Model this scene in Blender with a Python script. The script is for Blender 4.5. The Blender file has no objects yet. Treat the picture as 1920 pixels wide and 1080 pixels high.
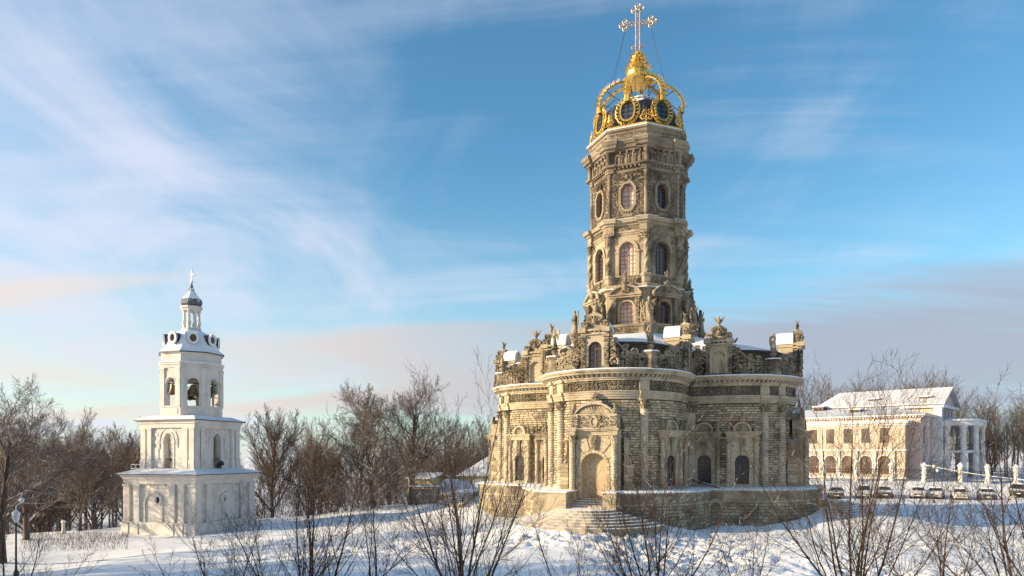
import bpy, bmesh, math, random
import numpy as np
from math import sin, cos, pi, radians, sqrt, atan2, floor
from mathutils import Vector, Matrix, noise as mnoise

# ------------------------------------------------------------------ camera, sky, sun, exposure
sc = bpy.context.scene
COL = sc.collection
CAM_Z = 5.2
F = 1280.0
HOR = 850.0
cam_d = bpy.data.cameras.new('camera')
cam = bpy.data.objects.new('camera', cam_d)
COL.objects.link(cam)
cam.location = (0, 0, CAM_Z)
cam.rotation_euler = (radians(90), 0, 0)
cam_d.sensor_width = 36
cam_d.lens = 24
cam_d.shift_y = (HOR - 540) / 1920
cam_d.clip_end = 8000
cam_d.clip_start = 0.1
sc.camera = cam

SUN_A = -82.0      # compass angle of the sun: 0 = towards the camera side (-Y), -90 = from the left
SUN_E = 14.0
sund = (sin(radians(SUN_A)) * cos(radians(SUN_E)), -cos(radians(SUN_A)) * cos(radians(SUN_E)), sin(radians(SUN_E)))
sl = bpy.data.lights.new('sun', 'SUN')
sl.energy = 5.0
sl.angle = radians(0.5)
sl.color = (1.0, 0.78, 0.49)
so = bpy.data.objects.new('sun', sl)
COL.objects.link(so)
so.rotation_euler = Vector(sund).to_track_quat('Z', 'Y').to_euler()
so.location = (-60, 0, 60)

world = bpy.data.worlds.new('World')
sc.world = world
world.use_nodes = True
wn, wl = world.node_tree.nodes, world.node_tree.links
wn.clear()


def W(t, **kw):
    n = wn.new(t)
    for k, v in kw.items():
        setattr(n, k, v)
    return n


def wmath(op, a, b=None, c=None, clamp=False):
    n = W('ShaderNodeMath', operation=op)
    n.use_clamp = clamp
    for i, v in enumerate((a, b, c)):
        if v is None:
            continue
        if hasattr(v, 'is_output'):
            wl.new(v, n.inputs[i])
        else:
            n.inputs[i].default_value = v
    return n.outputs[0]


def wmix(f, a, b):
    n = W('ShaderNodeMix', data_type='RGBA')
    for s, v in ((n.inputs[0], f), (n.inputs[6], a), (n.inputs[7], b)):
        if hasattr(v, 'is_output'):
            wl.new(v, s)
        else:
            s.default_value = v if not isinstance(v, tuple) else (*v, 1)
    return n.outputs[2]


def wsmooth(x, a, b, lo=0.0, hi=1.0):
    n = W('ShaderNodeMapRange', interpolation_type='SMOOTHSTEP')
    n.inputs[1].default_value = a
    n.inputs[2].default_value = b
    n.inputs[3].default_value = lo
    n.inputs[4].default_value = hi
    wl.new(x, n.inputs[0])
    return n.outputs[0]


SKY_K = 0.088
sky = W('ShaderNodeTexSky', sky_type='NISHITA')
sky.sun_disc = False
sky.sun_elevation = radians(SUN_E)
sky.sun_rotation = radians(SUN_A + 180) * -1 + radians(0)
sky.sun_rotation = atan2(sund[0], sund[1])
sky.altitude = 150
sky.air_density = 1.0
sky.dust_density = 0.4
sky.ozone_density = 3.0
hs = W('ShaderNodeHueSaturation')
hs.inputs['Hue'].default_value = 0.5
hs.inputs['Saturation'].default_value = 1.07
hs.inputs['Value'].default_value = 1.0
wl.new(sky.outputs[0], hs.inputs['Color'])
geo = W('ShaderNodeNewGeometry')
tc = W('ShaderNodeTexCoord')
sep = W('ShaderNodeSeparateXYZ')
wl.new(tc.outputs['Generated'], sep.inputs[0])
dx, dy, dz = sep.outputs
# flat cloud deck seen in perspective
den = wmath('ADD', wmath('MAXIMUM', dz, 0.0), 0.16)
px_ = wmath('DIVIDE', dx, den)
py_ = wmath('DIVIDE', dy, den)


def wnoise(sx, sy, ox, oy, rot, detail=7, rough=0.55, scale=1.0, dist=0.0):
    cb = W('ShaderNodeCombineXYZ')
    wl.new(px_, cb.inputs[0])
    wl.new(py_, cb.inputs[1])
    mp = W('ShaderNodeMapping')
    mp.inputs['Rotation'].default_value = (0, 0, rot)
    mp.inputs['Scale'].default_value = (sx, sy, 1)
    mp.inputs['Location'].default_value = (ox, oy, 0)
    wl.new(cb.outputs[0], mp.inputs[0])
    nz = W('ShaderNodeTexNoise')
    nz.inputs['Scale'].default_value = scale
    nz.inputs['Detail'].default_value = detail
    nz.inputs['Roughness'].default_value = rough
    nz.inputs['Distortion'].default_value = dist
    wl.new(mp.outputs[0], nz.inputs[0])
    return nz.outputs[0]


n_hi = wnoise(1.0, 0.55, 3.1, 1.7, 0.75, detail=9, rough=0.56, scale=1.9, dist=0.75)
n_big = wnoise(1.0, 0.6, 9.3, 4.2, 0.75, detail=2, rough=0.4, scale=0.62)
n_str = wnoise(0.22, 1.5, 2.0, 5.6, 0.35, detail=8, rough=0.6, scale=1.3, dist=0.8)
n_low = wnoise(0.22, 0.75, 5.0, 2.6, 0.05, detail=8, rough=0.58, scale=1.0, dist=0.6)
az = wmath('DIVIDE', dx, wmath('ADD', wmath('ABSOLUTE', dy), 0.25))     # left / right of north
# high veil cloud, thicker towards the west
m1 = wmath('ADD', wmath('MULTIPLY', n_hi, 1.0), wmath('MULTIPLY', n_big, 0.7))
m1 = wmath('ADD', m1, wmath('MULTIPLY', n_str, 0.45))
m1 = wmath('ADD', m1, wsmooth(az, -0.55, 0.30, 0.22, -0.22))
veil = wmath('MAXIMUM', wsmooth(m1, 0.96, 1.56, 0.0, 0.86), wsmooth(wmath('ADD', n_str, wmath('MULTIPLY', n_hi, 0.6)), 0.74, 1.08, 0.0, 0.40))
# low stratus bank near the horizon
east = wsmooth(az, -0.1, 0.5, 0.62, 1.0)
bumpz = wmath('MULTIPLY', wsmooth(dz, 0.03, 0.11), wsmooth(dz, 0.15, 0.31, 1.0, 0.0))
m2 = wmath('ADD', wmath('MULTIPLY_ADD', n_low, 1.7, -0.35), wmath('MULTIPLY', wmath('MULTIPLY', bumpz, east), 0.42))
m2 = wmath('ADD', m2, wsmooth(dz, 0.20, 0.34, 0.0, -0.9))
bank = wsmooth(m2, 0.50, 0.86, 0.0, 0.90)
hz = wsmooth(dz, 0.0, 0.45, 1.0, 0.0)
veil_c = (0.38, 0.40, 0.47)
bank_w = (0.44, 0.385, 0.35)     # sunlit, towards the west
bank_e = (0.21, 0.23, 0.28)     # shaded, away from the sun
warm = wsmooth(az, -0.55, 0.35, 1.0, 0.0)
bank_c = wmix(warm, bank_e, bank_w)
bg = W('ShaderNodeBackground')
tn = W('ShaderNodeMix', data_type='RGBA', blend_type='MULTIPLY')
tn.inputs[0].default_value = 1.0
wl.new(hs.outputs[0], tn.inputs[6])
tn.inputs[7].default_value = (1.06, 1.38, 1.27, 1)
skyc = tn.outputs[2]
sk = W('ShaderNodeVectorMath', operation='SCALE')
sk.inputs['Scale'].default_value = SKY_K
wl.new(skyc, sk.inputs[0])
c1 = wmix(wmath('MULTIPLY', wmath('POWER', hz, 1.5), 0.62), sk.outputs[0], wmix(warm, (0.26, 0.38, 0.45), (0.44, 0.41, 0.35)))
c2 = wmix(veil, c1, veil_c)
c3 = wmix(bank, c2, bank_c)
sk2 = W('ShaderNodeVectorMath', operation='SCALE')
sk2.inputs['Scale'].default_value = 1.0 / SKY_K
wl.new(c3, sk2.inputs[0])
wl.new(sk2.outputs[0], bg.inputs['Color'])
bg.inputs['Strength'].default_value = SKY_K
wo = W('ShaderNodeOutputWorld')
wl.new(bg.outputs[0], wo.inputs[0])

sc.view_settings.view_transform = 'Standard'
sc.view_settings.look = 'None'
sc.view_settings.exposure = 1.05
sc.view_settings.gamma = 1.0
sc.view_settings.use_curve_mapping = False
sc.cycles.max_bounces = 6
sc.cycles.diffuse_bounces = 3
sc.cycles.glossy_bounces = 3
sc.cycles.transmission_bounces = 4
sc.cycles.use_denoising = True


# ------------------------------------------------------------------ materials
def new_mat(name):
    m = bpy.data.materials.new(name)
    m.use_nodes = True
    nt = m.node_tree
    b = nt.nodes['Principled BSDF']
    return m, nt, b


def nd(nt, t, **kw):
    n = nt.nodes.new(t)
    for k, v in kw.items():
        setattr(n, k, v)
    return n


def mixc(nt, f, a, b, blend='MIX'):
    n = nd(nt, 'ShaderNodeMix', data_type='RGBA', blend_type=blend)
    for s, v in ((n.inputs[0], f), (n.inputs[6], a), (n.inputs[7], b)):
        if hasattr(v, 'is_output'):
            nt.links.new(v, s)
        else:
            s.default_value = (*v, 1) if isinstance(v, tuple) else v
    return n.outputs[2]


def mth(nt, op, a, b=None, clamp=False):
    n = nd(nt, 'ShaderNodeMath', operation=op)
    n.use_clamp = clamp
    for i, v in enumerate((a, b)):
        if v is None:
            continue
        if hasattr(v, 'is_output'):
            nt.links.new(v, n.inputs[i])
        else:
            n.inputs[i].default_value = v
    return n.outputs[0]


def ramp(nt, x, a, b, lo=0.0, hi=1.0, smooth=True):
    n = nd(nt, 'ShaderNodeMapRange')
    if smooth:
        n.interpolation_type = 'SMOOTHSTEP'
    for i, v in enumerate((a, b, lo, hi)):
        n.inputs[i + 1].default_value = v
    nt.links.new(x, n.inputs[0])
    return n.outputs[0]


def tex(nt, scale, detail=4, rough=0.55, co=None, dist=0.0, sc3=None):
    n = nd(nt, 'ShaderNodeTexNoise')
    n.inputs['Scale'].default_value = scale
    n.inputs['Detail'].default_value = detail
    n.inputs['Roughness'].default_value = rough
    n.inputs['Distortion'].default_value = dist
    if co is None:
        co = nd(nt, 'ShaderNodeNewGeometry').outputs['Position']
    if sc3:
        m = nd(nt, 'ShaderNodeMapping')
        m.inputs['Scale'].default_value = sc3
        nt.links.new(co, m.inputs[0])
        co = m.outputs[0]
    nt.links.new(co, n.inputs[0])
    return n.outputs[0]


def bump(nt, b, h, strength, dist=0.02):
    n = nd(nt, 'ShaderNodeBump')
    n.inputs['Strength'].default_value = strength
    n.inputs['Distance'].default_value = dist
    nt.links.new(h, n.inputs['Height'])
    nt.links.new(n.outputs[0], b.inputs['Normal'])


def snow_top(nt, col, thresh=0.55, soft=0.15, amount=1.0, nscale=3.0):
    """snow lies where the real surface faces up, broken by noise"""
    g = nd(nt, 'ShaderNodeNewGeometry')
    s = nd(nt, 'ShaderNodeSeparateXYZ')
    nt.links.new(g.outputs['True Normal'], s.inputs[0])
    n = tex(nt, nscale, 4, 0.6)
    v = mth(nt, 'ADD', s.outputs[2], mth(nt, 'MULTIPLY', mth(nt, 'SUBTRACT', n, 0.5), 0.9))
    f = ramp(nt, v, thresh, thresh + soft, 0, amount)
    return mixc(nt, f, col, (0.82, 0.84, 0.88)), f


def stone_mat(name, base, dark, grime=0.5, gs=0.35, rough=0.85, snow=None, bs=0.5, per_obj=0.0, fine=9.0, streak=True):
    m, nt, b = new_mat(name)
    a = tex(nt, gs, 6, 0.62, dist=0.4)
    f = tex(nt, fine, 5, 0.65)
    c = mixc(nt, ramp(nt, f, 0.3, 0.7), tuple(x * 0.82 for x in base), tuple(min(1, x * 1.12) for x in base))
    big = tex(nt, 0.16, 4, 0.5, dist=0.6)
    c = mixc(nt, ramp(nt, big, 0.4, 0.65, 0.0, 0.35), c, tuple(min(1, x * y) for x, y in zip(base, (1.22, 1.2, 1.12))))
    g1 = ramp(nt, a, 0.62 - grime * 0.35, 0.86 - grime * 0.25)
    c = mixc(nt, mth(nt, 'MULTIPLY', g1, 0.85), c, dark)
    if streak:
        st = tex(nt, 1.6, 5, 0.6, sc3=(1.3, 1.3, 0.28))
        c = mixc(nt, ramp(nt, st, 0.56, 0.76, 0, 0.8 * (0.5 + grime)), c, tuple(x * 0.8 for x in dark))
    sp = tex(nt, 3.2, 6, 0.7)
    c = mixc(nt, ramp(nt, sp, 0.56, 0.72, 0, 0.5), c, (base[0] * 0.95, base[1] * 0.74, base[2] * 0.46))
    if per_obj:
        oi = nd(nt, 'ShaderNodeObjectInfo')
        at = nd(nt, 'ShaderNodeAttribute', attribute_name='tint')
        r = mth(nt, 'FRACT', mth(nt, 'ADD', oi.outputs['Random'], at.outputs['Fac']))
        v = nd(nt, 'ShaderNodeHueSaturation')
        nt.links.new(c, v.inputs['Color'])
        nt.links.new(ramp(nt, r, 0, 1, 1 - per_obj, 1 + per_obj * 0.7, False), v.inputs['Value'])
        c = v.outputs[0]
    if snow:
        c, sf = snow_top(nt, c, *snow)
    nt.links.new(c, b.inputs['Base Color'])
    b.inputs['Roughness'].default_value = rough
    b.inputs['Specular IOR Level'].default_value = 0.25
    h = mth(nt, 'ADD', tex(nt, 14, 5, 0.7), mth(nt, 'MULTIPLY', tex(nt, 4.0, 3, 0.5), 1.5))
    bump(nt, b, h, bs, 0.03)
    return m


LIME = (0.415, 0.347, 0.245)
SOOT = (0.075, 0.057, 0.042)
M = {}
M['block'] = stone_mat('rusticated_limestone', LIME, SOOT, 0.38, per_obj=0.42)
M['joint'] = stone_mat('dark_mortar', (0.17, 0.125, 0.075), (0.05, 0.04, 0.03), 0.5)
M['stone'] = stone_mat('dressed_limestone', (0.43, 0.365, 0.262), SOOT, 0.45, snow=(0.72, 0.2))
M['carve'] = stone_mat('carved_limestone', (0.34, 0.285, 0.205), (0.060, 0.048, 0.034), 0.75, gs=0.7, snow=(0.86, 0.2, 0.9, 6.0), bs=0.8)
M['recess'] = stone_mat('dark_recess_limestone', (0.15, 0.12, 0.085), (0.05, 0.04, 0.03), 0.6)  # darker tone for recessed backs, deepening contrast behind the carving
M['tower'] = stone_mat('tower_limestone', (0.36, 0.30, 0.215), SOOT, 0.58, snow=(0.72, 0.2))
M['towerd'] = stone_mat('dark_weathered_limestone', (0.275, 0.226, 0.165), (0.075, 0.058, 0.045), 0.6, snow=(0.72, 0.2))
M['carved2'] = stone_mat('dark_carved_limestone', (0.275, 0.226, 0.165), (0.055, 0.042, 0.032), 0.75, gs=0.7, snow=(0.86, 0.2, 0.9, 6.0), bs=0.8)
M['rubble'] = stone_mat('rubble_limestone', (0.34, 0.295, 0.215), (0.075, 0.06, 0.047), 0.65, gs=0.5, per_obj=0.35)
M['step'] = stone_mat('stair_stone', (0.36, 0.31, 0.23), (0.10, 0.085, 0.065), 0.45, snow=(0.12, 0.2, 1.0, 1.1))
M['infill'] = stone_mat('smooth_portal_panel', (0.47, 0.37, 0.24), (0.19, 0.13, 0.09), 0.40, gs=0.8)


def plain(name, col, rough=0.6, metal=0.0, nz=0.12, ns=4.0, bs=0.15, spec=0.5, snow=None):
    m, nt, b = new_mat(name)
    t = tex(nt, ns, 5, 0.6)
    c = mixc(nt, ramp(nt, t, 0.25, 0.75), tuple(x * (1 - nz) for x in col), tuple(min(1, x * (1 + nz)) for x in col))
    if snow:
        c, sf = snow_top(nt, c, *snow)
        if metal:
            nt.links.new(mth(nt, 'MULTIPLY', mth(nt, 'SUBTRACT', 1.0, sf), metal), b.inputs['Metallic'])
    nt.links.new(c, b.inputs['Base Color'])
    b.inputs['Roughness'].default_value = rough
    if not (snow and metal):
        b.inputs['Metallic'].default_value = metal
    b.inputs['Specular IOR Level'].default_value = spec
    if bs:
        bump(nt, b, tex(nt, ns * 3, 4, 0.6), bs, 0.01)
    return m


M['gold'] = plain('gilding', (0.66, 0.43, 0.11), 0.40, 1.0, 0.35, 5, 0.35, snow=(0.86, 0.1, 0.9, 2.0))
M['silver'] = plain('silvered_metal', (0.42, 0.385, 0.36), 0.35, 0.8, 0.35, 9, 0.3)
M['darkmetal'] = plain('dark_sheet_metal', (0.045, 0.045, 0.055), 0.45, 0.3, 0.3, 3, snow=(0.72, 0.12, 1.0, 1.0))
M['iron'] = plain('wrought_iron', (0.03, 0.03, 0.03), 0.5, 0.4)
M['bluepipe'] = plain('painted_drainpipe', (0.06, 0.08, 0.10), 0.4, 0.2)
M['redwood'] = plain('rusty_brown_paint', (0.20, 0.075, 0.045), 0.6, snow=(0.80, 0.15))
M['frame'] = plain('brown_window_wood', (0.13, 0.052, 0.03), 0.55)
M['paleframe'] = plain('faded_window_wood', (0.33, 0.20, 0.15), 0.6)
M['glass'] = plain('dark_window_glass', (0.03, 0.04, 0.05), 0.08, 0, 0.3, 1.2, 0.05, spec=0.9)
M['palepane'] = plain('pinkish_covered_pane', (0.60, 0.47, 0.40), 0.45, 0, 0.3, 2.5, 0.1)
M['bronze'] = plain('bell_bronze', (0.16, 0.11, 0.06), 0.45, 0.8)
M['whitepaint'] = plain('white_paint', (0.72, 0.71, 0.69), 0.55, snow=(0.75, 0.15))
M['onion'] = plain('grey_onion_dome_metal', (0.10, 0.105, 0.12), 0.4, 0.3, 0.2, 3, snow=(0.30, 0.15, 1.0, 2.0))


def snow_mat(name, foot=False):
    m, nt, b = new_mat(name)
    t = tex(nt, 0.35, 5, 0.55)
    c = mixc(nt, ramp(nt, t, 0.3, 0.7), (0.74, 0.765, 0.81), (0.83, 0.845, 0.87))
    if foot:
        d = tex(nt, 0.9, 6, 0.7)
        c = mixc(nt, ramp(nt, d, 0.60, 0.78, 0, 0.35), c, (0.47, 0.42, 0.36))
    nt.links.new(c, b.inputs['Base Color'])
    b.inputs['Roughness'].default_value = 0.75
    b.inputs['Specular IOR Level'].default_value = 0.3
    h = mth(nt, 'ADD', mth(nt, 'MULTIPLY', tex(nt, 1.1, 5, 0.6, sc3=(0.6, 1.3, 1)), 3.0), tex(nt, 7.0, 4, 0.6))
    bump(nt, b, h, 0.55, 0.06)
    return m


M['snow'] = snow_mat('snow')


def roof_snow():
    m, nt, b = new_mat('shade_dulled_roof_snow')
    t = tex(nt, 0.5, 6, 0.65)
    c = mixc(nt, ramp(nt, t, 0.5, 0.75, 0, .8), (0.56, 0.58, 0.62), (0.34, 0.35, 0.37))  # slope's shade put into the dull base; patches and seams are real
    co = nd(nt, 'ShaderNodeTexCoord')
    w = nd(nt, 'ShaderNodeTexWave', wave_type='BANDS', bands_direction='X')
    w.inputs['Scale'].default_value = 0.45
    w.inputs['Distortion'].default_value = 0.15
    nt.links.new(co.outputs['Object'], w.inputs[0])
    c = mixc(nt, ramp(nt, w.outputs[1], 0.93, 1.0, 0, .45), c, (0.33, 0.34, 0.37))
    nt.links.new(c, b.inputs['Base Color'])
    b.inputs['Roughness'].default_value = 0.8
    bump(nt, b, w.outputs[1], .4, .05)
    return m


M['roofsnow'] = roof_snow()


def plaster(name, c0, dirt=(0.38, 0.34, 0.28), amt=0.7, bricks=True):
    m, nt, b = new_mat(name)
    t = tex(nt, 0.8, 6, 0.65)
    c = mixc(nt, ramp(nt, t, 0.45, 0.8, 0, amt), c0, dirt)
    st = tex(nt, 2.0, 5, 0.6, sc3=(1.5, 1.5, 0.2))
    c = mixc(nt, ramp(nt, st, 0.55, 0.8, 0, amt * 0.8), c, tuple(x * 0.8 for x in dirt))
    nt.links.new(c, b.inputs['Base Color'])
    b.inputs['Roughness'].default_value = 0.85
    b.inputs['Specular IOR Level'].default_value = 0.2
    bump(nt, b, mth(nt, 'ADD', tex(nt, 6, 5, 0.6), tex(nt, 1.5, 3, 0.5)), 0.3, 0.03)
    return m


M['white'] = plaster('limewashed_masonry', (0.64, 0.61, 0.57))
M['whiteb'] = plaster('limewashed_pilaster', (0.63, 0.60, 0.56))
M['pink'] = plaster('pink_plaster', (0.47, 0.395, 0.32), (0.40, 0.30, 0.24))
M['pinkp'] = plaster('pale_pink_plaster', (0.58, 0.44, 0.40), (0.40, 0.32, 0.30))
M['trim'] = plaster('white_manor_trim', (0.70, 0.69, 0.68))
M['yellow'] = plaster('pale_yellow_render', (0.60, 0.50, 0.30))


def bark_mat(name, col, col2, snow=(0.62, 0.2, 0.85, 1.2)):
    m, nt, b = new_mat(name)
    t = tex(nt, 5.0, 5, 0.65, sc3=(1, 1, 0.3))
    c = mixc(nt, ramp(nt, t, 0.3, 0.7), col, col2)
    oi = nd(nt, 'ShaderNodeObjectInfo')
    v = nd(nt, 'ShaderNodeHueSaturation')
    nt.links.new(c, v.inputs['Color'])
    nt.links.new(ramp(nt, oi.outputs['Random'], 0, 1, 0.65, 1.45, False), v.inputs['Value'])
    nt.links.new(ramp(nt, oi.outputs['Random'], 1, 0, 0.65, 1.1, False), v.inputs['Saturation'])
    c = v.outputs[0]
    if snow:
        c, _ = snow_top(nt, c, *snow)
    nt.links.new(c, b.inputs['Base Color'])
    b.inputs['Roughness'].default_value = 0.9
    b.inputs['Specular IOR Level'].default_value = 0.15
    return m


M['bark'] = bark_mat('grey_brown_bark', (0.075, 0.054, 0.042), (0.15, 0.108, 0.080))
M['barkd'] = bark_mat('dark_bark', (0.055, 0.042, 0.034), (0.12, 0.09, 0.07), (0.55, 0.2, 0.9, 1.2))
M['barkf'] = bark_mat('reddish_twig_bark', (0.04, 0.027, 0.020), (0.095, 0.062, 0.044), (0.66, 0.12, 0.85, 9.0))
M['barkw'] = bark_mat('distant_wood_bark', (0.07, 0.057, 0.052), (0.13, 0.106, 0.095), (0.70, 0.2, 0.7, 0.6))


# ------------------------------------------------------------------ mesh building
class Frame:
    """x = to the right seen from outside, y = outwards, z = up; a = facing angle in degrees (0 = -Y, + = towards +X)"""

    def __init__(s, o=(0, 0, 0), a=0.0):
        s.o = o
        s.a = a
        r = radians(a)
        s.n = (sin(r), -cos(r))
        s.t = (cos(r), sin(r))

    def __call__(s, p):
        return (s.o[0] + s.t[0] * p[0] + s.n[0] * p[1], s.o[1] + s.t[1] * p[0] + s.n[1] * p[1], s.o[2] + p[2])

    def moved(s, x, y=0, z=0):
        return Frame(s((x, y, z)), s.a)


class MB:
    def __init__(s, fr=None):
        s.v = []
        s.f = []
        s.fr = fr

    def add(s, vs, fs):
        b = len(s.v)
        if s.fr:
            vs = [s.fr(p) for p in vs]
        s.v.extend(vs)
        s.f.extend([tuple(i + b for i in f) for f in fs])

    def box(s, x0, x1, y0, y1, z0, z1):
        s.add([(x0, y0, z0), (x1, y0, z0), (x1, y1, z0), (x0, y1, z0), (x0, y0, z1), (x1, y0, z1), (x1, y1, z1), (x0, y1, z1)],
              [(0, 3, 2, 1), (4, 5, 6, 7), (0, 1, 5, 4), (1, 2, 6, 5), (2, 3, 7, 6), (3, 0, 4, 7)])

    def cbox(s, cx, cy, z0, w, d, h):
        s.box(cx - w / 2, cx + w / 2, cy - d / 2, cy + d / 2, z0, z0 + h)

    def hexa(s, p):
        s.add(p, [(0, 3, 2, 1), (4, 5, 6, 7), (0, 1, 5, 4), (1, 2, 6, 5), (2, 3, 7, 6), (3, 0, 4, 7)])

    def lathe(s, prof, n=12, cx=0, cy=0, fn=None, a0=0.0, a1=2 * pi, caps=True):
        full = abs(a1 - a0 - 2 * pi) < 1e-6
        m = n if full else n + 1
        vs = []
        for j, (r, z) in enumerate(prof):
            for i in range(m):
                a = a0 + (a1 - a0) * i / n
                rr = r * (fn(a, z) if fn else 1)
                vs.append((cx + rr * sin(a), cy - rr * cos(a), z))
        fs = []
        for j in range(len(prof) - 1):
            for i in range(n):
                k = (i + 1) % m
                fs.append((j * m + i, j * m + k, (j + 1) * m + k, (j + 1) * m + i))
        if caps:
            fs.append(tuple(range(m))[::-1])
            fs.append(tuple((len(prof) - 1) * m + i for i in range(m)))
        s.add(vs, fs)

    def ring(s, outlines, closed=True, cap0=False, cap1=False):
        """loft through equal-length outlines"""
        n = len(outlines[0])
        vs = [p for o in outlines for p in o]
        fs = []
        for j in range(len(outlines) - 1):
            for i in range(n if closed else n - 1):
                k = (i + 1) % n
                fs.append((j * n + i, j * n + k, (j + 1) * n + k, (j + 1) * n + i))
        if cap0:
            fs.append(tuple(range(n))[::-1])
        if cap1:
            fs.append(tuple((len(outlines) - 1) * n + i for i in range(n)))
        s.add(vs, fs)

    def prism(s, pts, y0, y1):
        """polygon in x,z extruded along y"""
        n = len(pts)
        vs = [(x, y0, z) for x, z in pts] + [(x, y1, z) for x, z in pts]
        fs = [tuple(range(n)), tuple(range(n, 2 * n))[::-1]] + [(i, (i + 1) % n, n + (i + 1) % n, n + i) for i in range(n)]
        s.add(vs, fs)

    def vprism(s, pts, z0, z1):
        n = len(pts)
        vs = [(x, y, z0) for x, y in pts] + [(x, y, z1) for x, y in pts]
        fs = [tuple(range(n)), tuple(range(n, 2 * n))[::-1]] + [(i, (i + 1) % n, n + (i + 1) % n, n + i) for i in range(n)]
        s.add(vs, fs)

    def slab(s, inner, outer, y0, y1, closed=False):
        """slab between an inner and an outer contour (x,z), y0 back, y1 front"""
        n = len(inner)
        vs = []
        for c, y in ((inner, y1), (outer, y1), (inner, y0), (outer, y0)):
            vs += [(x, y, z) for x, z in c]
        fs = []
        for i in range(n if closed else n - 1):
            k = (i + 1) % n
            fs += [(i, k, n + k, n + i), (2 * n + k, 2 * n + i, i, k), (n + i, n + k, 3 * n + k, 3 * n + i), (2 * n + i, 2 * n + k, 3 * n + k, 3 * n + i)]
        if not closed:
            for i in (0, n - 1):
                fs.append((i, n + i, 3 * n + i, 2 * n + i))
        s.add(vs, fs)

    def tube(s, pts, r, k=5, cap=True):
        n = len(pts)
        if not hasattr(r, '__len__'):
            r = [r] * n
        P = [Vector(p) for p in pts]
        vs = []
        ref = None
        for i in range(n):
            t = (P[min(i + 1, n - 1)] - P[max(i - 1, 0)])
            if t.length < 1e-9:
                t = Vector((0, 0, 1))
            t.normalize()
            if ref is None:
                ref = Vector((0, 0, 1)) if abs(t.z) < 0.9 else Vector((1, 0, 0))
            a = t.cross(ref)
            if a.length < 1e-4:
                a = t.cross(Vector((0.3, 1, 0.2)))
            a.normalize()
            b = t.cross(a)
            ref = b.cross(t) if False else ref
            for j in range(k):
                q = 2 * pi * j / k
                vs.append(tuple(P[i] + (a * cos(q) + b * sin(q)) * r[i]))
        fs = [(i * k + j, i * k + (j + 1) % k, (i + 1) * k + (j + 1) % k, (i + 1) * k + j) for i in range(n - 1) for j in range(k)]
        if cap:
            fs += [tuple(range(k))[::-1], tuple((n - 1) * k + j for j in range(k))]
        s.add(vs, fs)

    def ball(s, cx, cy, cz, r, n=8, sz=1.0):
        m = max(4, n // 2)
        s.lathe([(max(0.001, r * sin(pi * j / m)), cz - r * sz * cos(pi * j / m)) for j in range(m + 1)], n, cx, cy)


def tagit(o, label=None, cat=None, group=None, kind=None):
    if label:
        o['label'] = label
    if cat:
        o['category'] = cat
    if group:
        o['group'] = group
    if kind:
        o['kind'] = kind
    return o


def to_mesh(name, v, f, mat, smooth=True, recalc=True, angle=38, tint=None):
    me = bpy.data.meshes.new(name)
    me.from_pydata(v, [], f)
    if recalc and len(f) < 60000:
        bm = bmesh.new()
        bm.from_mesh(me)
        bmesh.ops.recalc_face_normals(bm, faces=bm.faces)
        bm.to_mesh(me)
        bm.free()
    if smooth:
        me.shade_smooth()
        me.set_sharp_from_angle(angle=radians(angle))
    me.materials.append(M[mat] if isinstance(mat, str) else mat)
    if tint is not None:
        at = me.attributes.new('tint', 'FLOAT', 'POINT')
        at.data.foreach_set('value', tint)
    me.update()
    return me


def build(name, mb, mat, parent=None, kind=None, label=None, smooth=True, angle=38, loc=None, recalc=True, tint=None):
    if not mb.v:
        return None
    me = to_mesh(name, mb.v, mb.f, mat, smooth, recalc, angle, tint)
    o = bpy.data.objects.new(name, me)
    COL.objects.link(o)
    if parent:
        o.parent = parent
    if loc:
        o.location = loc
    return tagit(o, label=label, kind=kind)


def empty(name, loc=(0, 0, 0), rz=0.0, label=None, cat=None, group=None):
    o = bpy.data.objects.new(name, None)
    COL.objects.link(o)
    o.location = loc
    o.rotation_euler = (0, 0, rz)
    o.empty_display_size = 0.5
    return tagit(o, label, cat, group)


def copy_tree(o, parent=None):
    c = o.copy()
    COL.objects.link(c)
    c.parent = parent
    for ch in list(o.children):
        copy_tree(ch, c)
    return c


def inst(o, parent, M4):
    """a copy of part o sharing its mesh"""
    c = bpy.data.objects.new(o.name.split('.')[0], o.data)
    for k in o.keys():
        c[k] = o[k]
    COL.objects.link(c)
    c.parent = parent
    c.matrix_local = M4
    return c


def frame_mat(fr, s=1.0, mir=False):
    """object matrix placing a part modelled with x right, -y outwards, z up at a Frame"""
    r = radians(fr.a)
    m = Matrix.Translation(fr.o) @ Matrix.Rotation(r, 4, 'Z') @ Matrix.Scale(s, 4)
    if mir:
        m = m @ Matrix.Scale(-1, 4, (1, 0, 0))
    return m


def arch(hw, z0, zs, n=12, rise=None):
    """contour x,z of an arched opening, bottom left over the top to bottom right"""
    rise = hw if rise is None else rise
    return [(-hw, z0)] + [(-hw * cos(pi * i / n), zs + rise * sin(pi * i / n)) for i in range(n + 1)] + [(hw, z0)]


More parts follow.
